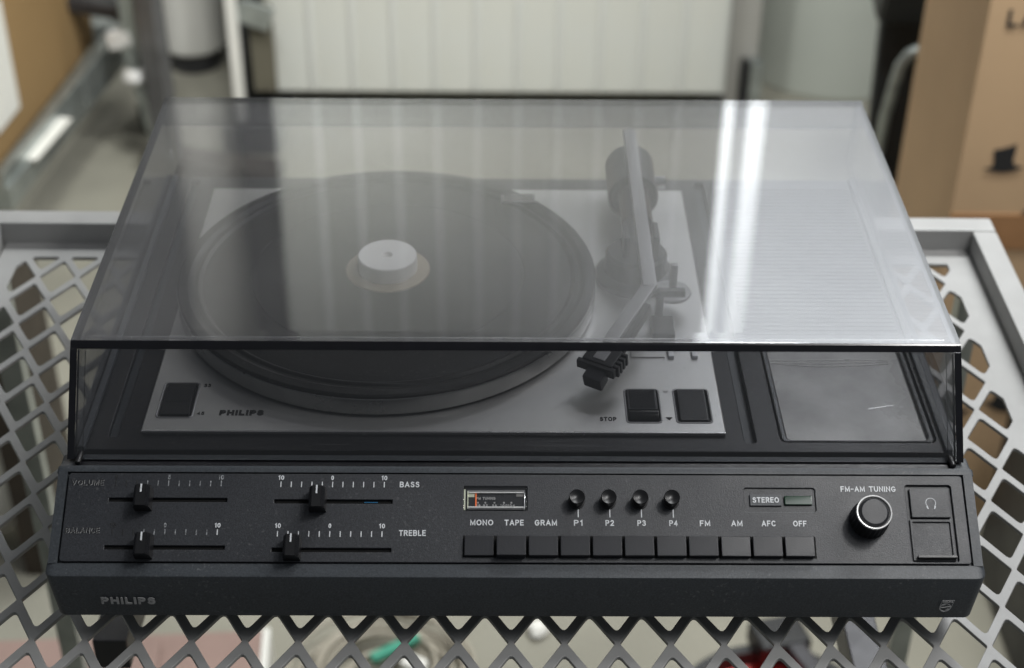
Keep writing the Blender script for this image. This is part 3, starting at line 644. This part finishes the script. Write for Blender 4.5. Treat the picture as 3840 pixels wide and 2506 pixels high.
# ---------------------------------------------------------------- dust cover
LC = empty("dust_cover"); LC.parent = RP; LC["label"] = "smoked acrylic lid, closed"
T = 0.0046
def slab(name, poly, x0, x1, m=None, edge_faces='yz'):
    """prism with clear broad faces and dark polished edges; broad = the axis of the two large faces"""
    bm = bmesh.new()
    a = [bm.verts.new((x0, p[0], p[1])) for p in poly]; b = [bm.verts.new((x1, p[0], p[1])) for p in poly]
    n = len(poly); fs = []
    for i in range(n): fs.append(bm.faces.new((a[i], a[(i+1) % n], b[(i+1) % n], b[i])))
    e0 = bm.faces.new(a[::-1]); e1 = bm.faces.new(b)
    if edge_faces == 'yz':        # long slab running in x: two longest strips are clear
        for f in bm.faces: f.material_index = 1
        for f in fs:
            if f.calc_area()/abs(x1-x0) > 0.0055: f.material_index = 0
    else:                          # side slab: the two end polygons are clear
        for f in bm.faces: f.material_index = 1
        e0.material_index = 0; e1.material_index = 0
    bmesh.ops.recalc_face_normals(bm, faces=bm.faces)
    me = bpy.data.meshes.new("m"); bm.to_mesh(me); bm.free()
    return link(name, me, [m or M['smoke'], M['smokeedge']], LC)
fy = (0.1113-0.0657); fz = (0.1205-0.0651); fl = math.hypot(fy, fz); fd = (fy/fl, fz/fl)   # direction up the front slope
def fr(t, n_): return (0.0657+fd[0]*t+fd[1]*n_, 0.0651+fd[1]*t-fd[0]*n_)                   # t up the slope, n_ inwards
zt = 0.1205
slab("top_panel", [fr(fl-0.0052, 0.0002), (0.1108, zt-0.0010), (0.1118, zt-0.0003), (0.1225, zt), (0.4400, zt), (0.4412, zt-0.001), (0.4412, zt-0.003), (0.1168, zt-0.003)], -0.27, 0.27)
slab("front_panel", [fr(0.0, 0.0004), fr(fl-0.0053, 0.0004), fr(fl-0.0053, 0.0034), fr(0.0, 0.0034)], -0.2655, 0.2655, M['smokefront'])
slab("rear_panel", [(0.4380, 0.0970), (0.4380, zt-0.0032), (0.4410, zt-0.0032), (0.4410, 0.0970)], -0.2655, 0.2655)
for sx in (-1, 1):
    slab("side_panel", [fr(0, 0), fr(fl-0.0054, 0), (0.1168, zt-0.0031), (0.4411, zt-0.0031), (0.4411, 0.0655)], sx*0.2657, sx*0.27, M['smokefront'], 'x')
    slab("corner_fillet", [fr(0.0010, 0.0035), fr(fl-0.0060, 0.0035), fr(fl-0.0060, 0.0052), fr(0.0010, 0.0052)], sx*0.2618, sx*0.2656, M['clear'], 'yz')
# bead added along the inner front corner to imitate refracted bright streaks
tubepath("inner_bead", [(-0.262, 0.1200, zt-0.0040), (0.262, 0.1200, zt-0.0040)], 0.0011, M['bead'], LC, 8)

# ================================================================== SPINDLE ADAPTER
AD = empty("record_adapter", (PC[0]-0.0002, PC[1]+0.0030, 0.0799))
tag(AD, "white plastic single adapter puck on its beige disc at the platter centre", "record adapter")
lathe("adapter_disc", [(0.0, 0.0), (0.0285, 0.0), (0.0290, 0.0005), (0.0286, 0.0012), (0.0, 0.0012)], M['beige'], AD, (0, 0, 0), 64)
lathe("adapter_puck", [(0.0200, 0.0012), (0.0204, 0.0020), (0.0202, 0.0118), (0.0196, 0.0126), (0.0038, 0.0127), (0.0034, 0.0124), (0.0034, 0.0090), (0.0, 0.0090)], M['puck'], AD, (0, 0, 0), 64)
AD.location.z = 0.0012+0.0818+0.0001

# ================================================================== TROLLEY WITH PERFORATED SHELF
TR = empty("metal_trolley", (0, 0.15, -0.98))
tag(TR, "silver-grey metal trolley whose perforated shelf carries the record player", "trolley")
TMW = Matrix.Translation((0, -0.15, 0.98)) @ Matrix.Rotation(math.radians(-0.35), 4, 'Z')
def clip(poly, x0, y0, x1, y1):
    def cl(P, f, inter):
        out = []
        for i in range(len(P)):
            a, b = P[i-1], P[i]
            if f(b):
                if not f(a): out.append(inter(a, b))
                out.append(b)
            elif f(a): out.append(inter(a, b))
        return out
    def ix(xv): return lambda a, b: (xv, a[1]+(b[1]-a[1])*(xv-a[0])/(b[0]-a[0]))
    def iy(yv): return lambda a, b: (a[0]+(b[0]-a[0])*(yv-a[1])/(b[1]-a[1]), yv)
    P = cl(poly, lambda p: p[0] >= x0, ix(x0))
    if P: P = cl(P, lambda p: p[0] <= x1, ix(x1))
    if P: P = cl(P, lambda p: p[1] >= y0, iy(y0))
    if P: P = cl(P, lambda p: p[1] <= y1, iy(y1))
    return P
def rnd(P, r, n=3):
    out = []
    for i in range(len(P)):
        p0, p1, p2 = Vector(P[i-1]), Vector(P[i]), Vector(P[(i+1) % len(P)])
        a, b = p0-p1, p2-p1; la, lb = a.length, b.length
        if la < 1e-6 or lb < 1e-6: continue
        ang = a.angle(b); d = min(r/math.tan(ang/2), la*0.45, lb*0.45)
        s, e = p1+a.normalized()*d, p1+b.normalized()*d
        for k in range(n+1):
            t = k/n; q = s*(1-t)**2+p1*2*t*(1-t)+e*t*t; out.append((q.x, q.y))
    return out
def parea(P): return abs(sum(P[i-1][0]*P[i][1]-P[i][0]*P[i-1][1] for i in range(len(P))))/2
px, py = 0.0320, 0.06704
holes = []
X0, X1, Y0, Y1 = -0.408, 0.356, -0.150, 0.4340
j = -6
while True:
    cy = 0.0020+py/2*j
    if cy > Y1+0.03: break
    k0 = int((X0+0.2267)/px)-2; k1 = int((X1+0.2267)/px)+2
    for k in range(k0, k1+1):
        # nodes sit at -0.2195+px*k on even rows; hole centres are half a pitch off
        cx = -0.2267+px*k+(px/2 if j % 2 == 0 else 0)
        if cx < X0-.02 or cx > X1+.02 or cy < Y0-.03: continue
        P = clip([(cx+0.01455, cy), (cx, cy+0.0243), (cx-0.01455, cy), (cx, cy-0.0243)], X0, Y0, X1, Y1)
        if len(P) < 3 or parea(P) < 6e-5: continue
        holes.append(rnd(P, 0.0024))
    j += 1
sheet("perforated_shelf", [(-0.4250, -0.17), (0.3780, -0.17), (0.3780, 0.4580), (-0.4250, 0.4580)], holes, 0.0028, 0.0005, M['tray'], TR, TMW, -0.0234, 2)
# upturned lips (box section) round the shelf
def lip(name, c, s): box(name, c, s, M['tray'], TR, 0.0022, mw=TMW)
lip("shelf_lip", (-0.0245, 0.4662, -0.0225), (0.8460, 0.0210, 0.0370))
lip("shelf_lip", (0.3885, 0.1540, -0.0225), (0.0200, 0.6030, 0.0366))
lip("shelf_lip", (-0.4370, 0.1540, -0.0225), (0.0200, 0.6030, 0.0366))
for x, ya in ((0.262, -0.16), (-0.300, 0.165)):
    bar("cross_rail", (x, ya, -0.205), (x+.002, 0.40, -0.205), 0.026, 0.030, M['darksteel'], 0.002, None).parent = TR
for o in [o for o in COL.objects if o.name.startswith("cross_rail")]: o.matrix_local = Matrix.Translation((0, -0.15, 0.98))
for (x, y) in ((0.395, 0.468), (-0.442, 0.468), (0.395, -0.14), (-0.442, -0.14)):
    o = box("trolley_leg", (x, y, -0.510), (0.020, 0.018, 0.935), M['galv'], TR, 0.002, mw=Matrix.Translation((0, -0.15, 0.98)))

# ================================================================== ROOM: floor, walls
def plane(name, pts, m, kind="structure"):
    me = bpy.data.meshes.new(name); me.from_pydata([Vector(p) for p in pts], [], [tuple(range(len(pts)))]); me.update()
    o = link(name, me, m); o["kind"] = kind; return o
plane("floor", [(-8, -4, -0.98), (8, -4, -0.98), (8, 9, -0.98), (-8, 9, -0.98)], M['concrete'])
plane("partition_wall", [(-4.2, 3.6, -0.98), (-0.86, 3.6, -0.98), (-0.86, 3.6, 3.6), (-4.2, 3.6, 3.6)], M['panelwall'])  # unseen, added to mirror grey in the lid's left third
plane("back_wall", [(-8, 5.5, -0.98), (8, 5.5, -0.98), (8, 5.5, 4.2), (-8, 5.5, 4.2)], M['panelwall'])

# cream ribbed cabinet behind
CB = empty("cabinet", (0, 2.75, -0.98)); tag(CB, "tall cream metal cabinet with vertical ribbed front behind the lid", "cabinet")
CW = Matrix.Translation((0, -2.75, 0.98))
box("cabinet_body", (-0.018, 2.77, 0.79), (1.010, 0.48, 3.38), M['cream'], CB, 0.006, mw=CW)
for sx in (-0.50, 0.464): box("cabinet_foot", (sx, 2.60, -0.94), (0.05, 0.05, 0.08), M['darksteel'], CB, 0, mw=CW)
nsl = 11; wsl = 0.985/nsl
sl_me = None
for i in range(nsl):
    x = -0.018-0.985/2+wsl*(i+0.5)
    if sl_me is None:
        bm = bmesh.new(); n_ = 6; z0, z1 = -0.885, 2.46
        lo, hi = [], []
        for q in range(n_+1):
            t = q/n_*2-1; yy = -0.013-0.003*(1-t*t); xx = t*(wsl/2-0.0006)
            lo.append(bm.verts.new((xx, yy, z0))); hi.append(bm.verts.new((xx, yy, z1)))
        for q in range(n_): bm.faces.new((lo[q], lo[q+1], hi[q+1], hi[q]))
        b0 = [bm.verts.new((-(wsl/2-.0006), 0.002, z)) for z in (z0, z1)]; b1 = [bm.verts.new(((wsl/2-.0006), 0.002, z)) for z in (z0, z1)]
        bm.faces.new((b0[0], lo[0], hi[0], b0[1])); bm.faces.new((lo[-1], b1[0], b1[1], hi[-1]))
        sl_me = finish(bm); sl_me.materials.append(M['cream'])
    o = bpy.data.objects.new("slat", sl_me); COL.objects.link(o); o.parent = CB; o.matrix_local = CW @ Matrix.Translation((x, 2.528, 0))
rib_mat = mat("pale_rib", (0.90, 0.91, 0.88), 0.35, var=.03, vscale=3)  # upper ribs paled to paint the bright streaks mirrored in the lid
rb_me = None
for i in range(1, nsl):
    x = -0.018-0.985/2+wsl*i
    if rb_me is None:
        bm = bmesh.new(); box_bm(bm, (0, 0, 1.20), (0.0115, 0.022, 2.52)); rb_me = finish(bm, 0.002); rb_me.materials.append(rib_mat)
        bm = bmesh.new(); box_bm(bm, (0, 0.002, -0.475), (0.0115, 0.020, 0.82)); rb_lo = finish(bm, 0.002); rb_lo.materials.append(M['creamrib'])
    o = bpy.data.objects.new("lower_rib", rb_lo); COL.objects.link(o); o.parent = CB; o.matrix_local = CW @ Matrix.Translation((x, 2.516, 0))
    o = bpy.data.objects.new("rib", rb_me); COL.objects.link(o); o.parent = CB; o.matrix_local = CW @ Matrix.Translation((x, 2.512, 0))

# grey post beside the cabinet, with foot bracket
GP = empty("grey_post", (0.53, 2.6, -0.98)); tag(GP, "grey upright post between the cream cabinet and the grey drum", "post")
GW = Matrix.Translation((-0.53, -2.6, 0.98))
box("post_shaft", (0.528, 2.62, -0.10), (0.066, 0.08, 1.76), mat("grey_post_paint", (.34, .33, .30), .5, var=.05, vscale=8), GP, 0.004, mw=GW)
box("post_slot", (0.531, 2.560, -0.905), (0.014, 0.030, 0.15), M['ink'], GP, 0, mw=GW)
box("post_bracket", (0.556, 2.558, -0.905), (0.026, 0.04, 0.15), M['galv'], GP, 0.002, mw=GW)
# added glowing bars above the post and the big added window to their right (seen only mirrored in the lid)
for x, w, lb in ((0.518, 0.022, "upright lit tube nearer the cabinet"), (0.585, 0.040, "wider upright lit tube beside the window")):
    k = empty("upright_tube_lamp", (x, 2.63, 0.8)); tag(k, lb, "tube lamp")
    lathe("lamp_tube", [(0, 0), (w/2, 0.01), (w/2, 2.39), (0, 2.40)], M['tube'], k, (0, 0, 0), 20)
    for z in (-0.012, 2.412): box("lamp_cap", (0, 0, z), (w*1.1, w*1.1, 0.03), M['galv'], k, 0.002)
WN = empty("tall_window", (1.4, 2.9, 0.7)); tag(WN, "tall frosted daylight window right of the cabinet, mirrored in the lid", "window")
WW = Matrix.Translation((-1.4, -2.9, -0.7))
box("window_pane", (1.36, 2.92, 1.85), (1.62, 0.02, 2.30), M['window'], WN, 0, mw=WW)
for x, w in ((0.535, .03), (2.185, .03)): box("window_frame", (x, 2.90, 1.85), (w, 0.05, 2.36), M['panelwall'], WN, 0.003, mw=WW)
box("window_frame", (1.42, 2.90, 0.685), (1.56, 0.05, 0.03), M['panelwall'], WN, 0.003, mw=WW)
box("window_frame", (1.42, 2.90, 3.015), (1.56, 0.05, 0.03), M['panelwall'], WN, 0.003, mw=WW)

# grey drum
DR = empty("storage_drum", (0.80, 2.90, -0.98)); tag(DR, "large grey-green steel drum behind the chair at the right", "drum")
lathe("drum_body", [(0, 0), (0.235, 0.0), (0.240, 0.01), (0.240, 0.54), (0.245, 0.55), (0.240, 0.56), (0.240, 0.98), (0.23, 1.00), (0, 1.00)], M['drum'], DR, (0, 0, 0), 64)
lathe("drum_rim", [(0.240, 0.995), (0.250, 1.00), (0.250, 1.015), (0.240, 1.02)], M['darksteel'], DR, (0, 0, 0), 64)

# folded chair in front of the drum
CH = empty("folding_chair", (0.80, 1.9, -0.98)); tag(CH, "black folding chair with chrome tube, squeezed behind the tall carton", "chair")
HW = Matrix.Translation((-0.80, -1.9, 0.98))
def chtube(name, pts, r, m):
    o = tubepath(name, pts, r, m, None); o.parent = CH; o.matrix_local = HW
arc_ = [(0.700, 1.98, -0.97), (0.692, 1.95, -0.80), (0.688, 1.92, -0.64), (0.690, 1.9, -0.57), (0.697, 1.9, -0.53), (0.710, 1.9, -0.508), (0.730, 1.9, -0.497), (0.90, 1.9, -0.492), (0.96, 1.9, -0.52), (0.97, 1.95, -0.97)]
chtube("chair_frame", arc_, 0.010, M['galv'])
chtube("chair_leg", [(0.735, 1.86, -0.56), (0.712, 1.78, -0.80), (0.70, 1.74, -0.97)], 0.009, M['galv'])
bm = bmesh.new(); box_bm(bm, (0.82, 1.96, -0.40), (0.34, 0.10, 0.12), Matrix.Rotation(0.35, 3, 'X')); link("chair_seat", finish(bm, 0.02, 3), M['blackstuff'], CH, HW)
bm = bmesh.new(); box_bm(bm, (0.85, 2.02, -0.68), (0.33, 0.03, 0.52), Matrix.Rotation(-0.15, 3, 'X')); link("chair_back", finish(bm, 0.01, 3), M['blackstuff'], CH, HW)
bm = bmesh.new(); box_bm(bm, (0.795, 1.84, -0.36), (0.085, 0.06, 0.09), Matrix.Rotation(0.5, 3, 'Y')); link("chair_hinge", finish(bm, 0.012, 2), M['darksteel'], CH, HW)
box("chair_foot", (0.745, 1.80, -0.90), (0.05, 0.10, 0.14), M['galv'], CH, 0.01, mw=HW)

# tall carton at the right
BX = empty("carton", (0.85, 1.35, -0.98)); tag(BX, "tall brown cardboard carton printed with a black top-hat mark, behind the trolley's right corner", "carton")
BW = Matrix.Translation((-0.85, -1.35, 0.98))
box("carton_body", (0.93, 1.345, -0.38), (0.650, 0.29, 1.20), M['card'], BX, 0.004, mw=BW)
box("packing_tape", (0.93, 1.1990, -0.452), (0.6505, 0.003, 0.055), mat("brown_tape", (0.30, 0.16, 0.075), .3, var=.2, vscale=12), BX, 0.0, mw=BW)
XM = BW @ Matrix(((1, 0, 0, 0), (0, 0, -1, 1.1985), (0, 1, 0, 0), (0, 0, 0, 1)))
text("carton_lettering", "LA", 0.630, 0.668, -0.150, -0.126, M['ink'], BX, XM, 0.0, bold=.2)
def hat(cx, cz, s, a=0.1):
    pts = [(-1.15, -.55), (-.62, -.42), (-.60, .0), (-.72, .62), (-.25, .70), (.25, .86), (.50, 1.0), (.52, .5), (.45, -.05), (.60, -.35), (1.15, -.50), (.6, -.72), (0, -.80), (-.6, -.72)]
    P = [(cx+s*(x*math.cos(a)-y*math.sin(a)), cz+s*(x*math.sin(a)+y*math.cos(a))) for x, y in pts]
    sheet("hat_mark", P, [], 0.0006, 0.0001, M['ink'], BX, XM, 0.0006)
hat(0.664, -0.340, 0.024, 0.02); hat(0.724, -0.425, 0.024, 0.6); hat(0.662, -0.760, 0.024, 0.5); hat(0.735, -0.742, 0.024, -0.4); hat(0.80, -0.34, 0.024, 0.0); hat(0.70, -0.60, 0.022, 1.0)

# black crate on the floor at the right
CR = empty("crate", (0.86, 0.95, -0.98)); tag(CR, "black plastic crate on the floor seen through the shelf at the right", "crate")
RW = Matrix.Translation((-0.86, -0.95, 0.98))
for c, s in (((0.86, 0.81, -0.83), (0.30, 0.012, 0.28)), ((0.86, 1.10, -0.83), (0.30, 0.012, 0.28)), ((0.716, 0.955, -0.83), (0.012, 0.30, 0.28)), ((1.004, 0.955, -0.83), (0.012, 0.30, 0.28))):
    box("crate_side", c, s, M['blackstuff'], CR, 0.003, mw=RW)
box("crate_base", (0.86, 0.955, -0.965), (0.29, 0.29, 0.012), M['blackstuff'], CR, 0, mw=RW)
box("crate_handle", (0.86, 0.800, -0.735), (0.11, 0.014, 0.022), M['darksteel'], CR, 0.004, mw=RW)

# black-rimmed red tub under the shelf
TB = empty("tub", (0.335, 0.668, -0.98)); tag(TB, "round red tub with black rim on the floor under the shelf", "tub")
lathe("tub_body", [(0.0, 0.11), (0.105, 0.115), (0.112, 0.120), (0.118, 0.122), (0.118, 0.02), (0.10, 0.0), (0, 0.0)], M['red'], TB, (0, 0, 0), 64)
lathe("tub_rim", [(0.112, 0.118), (0.116, 0.140), (0.130, 0.140), (0.134, 0.128), (0.130, 0.06), (0.118, 0.05)], M['blackstuff'], TB, (0, 0, 0), 64)
bm = bmesh.new(); box_bm(bm, (0.020, 0.128, 0.150), (0.070, 0.055, 0.035), Matrix.Rotation(0.25, 3, 'Z')); link("tub_latch", finish(bm, 0.008, 3), M['blackstuff'], TB)
bm = bmesh.new(); box_bm(bm, (0.045, 0.090, 0.150), (0.025, 0.07, 0.03), Matrix.Rotation(0.4, 3, 'Z')); link("tub_handle", finish(bm, 0.006, 3), M['darksteel'], TB)

# coil of cable
CC = empty("cable_coil", (-0.165, 0.85, -0.98)); tag(CC, "coil of beige cable with green tape on the floor under the shelf", "cable")
for q in range(9):
    R1 = 0.055+0.009*q+random.uniform(-.003, .003); ox, oy = random.uniform(-.016, .016), random.uniform(-.014, .014)
    tl = random.uniform(-.12, .12)
    P = [(ox+R1*math.cos(t/28*2*math.pi)*1.0, oy+R1*0.92*math.sin(t/28*2*math.pi), 0.012+0.007*(q % 4)+tl*R1*math.sin(t/28*2*math.pi+q)*.5+.006) for t in range(28)]
    tubepath("cable_loop", P, 0.0042, M['cable'], CC, 6, True)
bm = bmesh.new(); box_bm(bm, (0.012, 0.030, 0.045), (0.075, 0.015, 0.012), Matrix.Rotation(0.6, 3, 'Z')); link("green_tape", finish(bm, 0.003), M['green'], CC)
bm = bmesh.new(); box_bm(bm, (0.040, 0.000, 0.042), (0.035, 0.024, 0.02), Matrix.Rotation(-0.5, 3, 'Z')); link("cable_plug", finish(bm, 0.005), M['whitebin'], CC)

# pale scrap
sc = lathe("paper_scrap", [(0, 0), (0.012, 0.001), (0.016, 0.008), (0.010, 0.015), (0, 0.017)], M['whitebin'], None, (0, 0, 0), 12)
for v in sc.data.vertices: v.co += Vector((random.uniform(-.003, .003), random.uniform(-.003, .003), random.uniform(0, .003)))
sc.location = (0.0465, 0.955, -0.98); tag(sc, "small crumpled white scrap on the bare floor under the shelf", "paper scrap")

# pinkish carton under the shelf
PB = empty("flat_carton", (-0.50, 0.62, -0.98)); tag(PB, "faded pinkish carton lying on the floor under the shelf's left front", "carton")
RZ = Matrix.Rotation(0.06, 4, 'Z')
box("carton_body", (0.010, 0.01, 0.06), (0.36, 0.40, 0.12), M['pink'], PB, 0.004, mw=RZ)
box("carton_flap", (-0.05, 0.16, 0.126), (0.22, 0.07, 0.004), M['pink'], PB, 0.001, mw=RZ @ Matrix.Rotation(0.05, 4, 'X'))
box("carton_edge_strip", (0.194, 0.01, 0.062), (0.010, 0.40, 0.122), M['whitebin'], PB, 0.001, mw=RZ)

# dark brown board and white hose on the left, seen through the shelf
LB = box("standing_board", (0, 0, 0.26), (0.050, 0.16, 0.52), M['darkwood'], None, 0.004); LB.location = (-0.690, 1.15, -0.98)
tag(LB, "narrow dark brown board standing on the floor left of the record player", "board")
P = [(-0.775, 1.10, -0.50), (-0.755, 1.13, -0.64), (-0.737, 1.15, -0.76), (-0.733, 1.16, -0.84), (-0.745, 1.16, -0.90), (-0.77, 1.16, -0.935), (-0.9, 1.16, -0.945)]
hs_ = tubepath("white_hose", P, 0.030, M['whitebin'], None); tag(hs_, "thick white hose curving down beside the dark brown board", "hose")

# galvanised frame trolley at the upper left
GT = empty("frame_trolley", (-0.85, 2.2, -0.98)); tag(GT, "galvanised steel frame trolley with castor behind the shelf at the upper left", "trolley")
TW = Matrix.Translation((0.85, -2.2, 0.98))
def gbar(name, p, q, w, t, m='galv', bev=0.004):
    o = bar(name, p, q, w, t, M[m], bev, None); o.parent = GT; o.matrix_local = TW; return o
gbar("base_rail", (-0.848, 2.62, -0.80), (-0.935, 1.88, -0.80), 0.050, 0.050)
gbar("rail_flange", (-0.822, 2.60, -0.787), (-0.925, 1.88, -0.787), 0.010, 0.080)
gbar("side_upright", (-0.905, 1.84, -0.975), (-0.905, 1.84, 0.60), 0.034, 0.034)
gbar("rail_sticker", (-0.876, 2.15, -0.772), (-0.905, 1.98, -0.772), 0.040, 0.004, 'whitebin', 0.001)
gbar("cross_bar", (-0.88, 2.62, -0.80), (-1.20, 2.70, -0.80), 0.05, 0.05)
gbar("cross_bar", (-0.765, 2.42, -0.665), (-0.92, 2.46, -0.655), 0.05, 0.028, 'darksteel')
gbar("rear_upright", (-0.772, 2.36, -0.80), (-0.768, 2.34, 0.60), 0.030, 0.030)
gbar("dark_upright", (-0.715, 2.32, -0.93), (-0.722, 2.30, 0.60), 0.046, 0.040, 'greysteel')
o = lathe("castor_wheel", [(0, 0), (0.052, 0.0), (0.058, 0.006), (0.058, 0.026), (0.052, 0.032), (0, 0.032)], M['blackstuff'], None, (-0.80, 2.50, -0.92), 32, 'X'); o.parent = GT; o.matrix_local = TW
o = lathe("castor_bolt", [(0, 0), (0.020, 0.0), (0.026, 0.010), (0.022, 0.022), (0.012, 0.028), (0, 0.030)], M['ring'], None, (-0.768, 2.335, -0.780), 24); o.parent = GT; o.matrix_local = TW  # near-white knob added to paint the castor's glint
o = tubepath("castor_fork", [(-0.745, 2.36, -0.80), (-0.735, 2.34, -0.88), (-0.70, 2.30, -0.94)], 0.014, M['galv'], None); o.parent = GT; o.matrix_local = TW
gbar("brace_tube", (-0.775, 2.34, -0.70), (-0.735, 2.33, -0.94), 0.022, 0.022)
gbar("brace_tube", (-0.845, 2.55, -0.60), (-0.76, 2.36, -0.83), 0.020, 0.020)
gbar("rail_bracket", (-0.815, 2.36, -0.700), (-0.765, 2.35, -0.690), 0.030, 0.036, 'ring')  # bright piece added to paint a glint on the frame
gbar("castor_plate", (-0.76, 2.47, -0.80), (-0.745, 2.36, -0.80), 0.06, 0.02)
o = box("pale_panel", (-0.90, 2.80, -0.30), (0.24, 0.02, 0.92), M['whitebin'], None, 0.003); o.parent = GT; o.matrix_local = TW
# tan board carried by the frame trolley
TBD = empty("tan_board", (-1.0, 2.15, -0.75)); tag(TBD, "large tan cardboard sheet standing in the galvanised frame trolley", "cardboard sheet")
TQ = Matrix.Translation((1.0, -2.15, 0.75))
o = bar("cardboard_sheet", (-0.905, 2.55, -0.08), (-1.000, 1.70, -0.08), 0.012, 1.42, M['carddark'], 0.002, None); o.parent = TBD; o.matrix_local = TQ
o = bar("paper_label", (-0.945, 2.115, -0.62), (-0.957, 2.00, -0.62), 0.004, 0.22, M['whitebin'], 0.0, None); o.parent = TBD; o.matrix_local = TQ

# white bin, black speaker-like case and grey bracket left of the cabinet
WB = empty("foam_roll", (-0.72, 3.0, -0.98)); tag(WB, "tall off-white upright roll behind the galvanised frame at the upper left", "roll")
lathe("roll_body", [(0, 0.05), (0.072, 0.05), (0.078, 0.06), (0.080, 3.3), (0, 3.3)], M['whitebin'], WB, (-0.025, -0.15, 0), 48)
lathe("roll_base", [(0, 0.0), (0.062, 0.0), (0.066, 0.05), (0, 0.05)], M['darksteel'], WB, (-0.025, -0.15, 0), 32)
BC = empty("black_case", (-0.59, 2.75, -0.98)); tag(BC, "narrow black case between the white bin and the cream cabinet", "case")
box("case_body", (0.030, -0.07, 1.70), (0.100, 0.20, 3.38), M['blackstuff'], BC, 0.006)
box("case_foot", (0.030, -0.07, 0.008), (0.12, 0.24, 0.016), M['darksteel'], BC, 0.003)
BR = empty("grey_bracket", (-0.55, 2.45, -0.98)); tag(BR, "grey metal bracket standing in front of the narrow black case", "bracket")
box("bracket_post", (-0.022, -0.02, 0.215), (0.022, 0.03, 0.30), M['whitebin'], BR, 0.003)
box("bracket_plate", (0.022, 0.0, 0.30), (0.075, 0.02, 0.05), M['galv'], BR, 0.003, Matrix.Rotation(0.35, 3, 'Y'))
box("bracket_side", (0.030, 0.02, 0.215), (0.05, 0.012, 0.20), mat("olive_grey", (.12, .11, .08), .6, var=.1, vscale=10), BR, 0.002)
box("bracket_base", (0.0, 0.0, 0.03), (0.12, 0.12, 0.06), M['darksteel'], BR, 0.003)

# low wooden pallet piece on the floor at the upper left
LP = box("floor_batten", (0, 0, 0.02), (0.30, 0.07, 0.04), M['darkwood'], None, 0.004); LP.location = (-0.62, 2.30, -0.98); LP.rotation_euler.z = -0.25
tag(LP, "dark wooden batten lying on the floor below the castor", "batten")
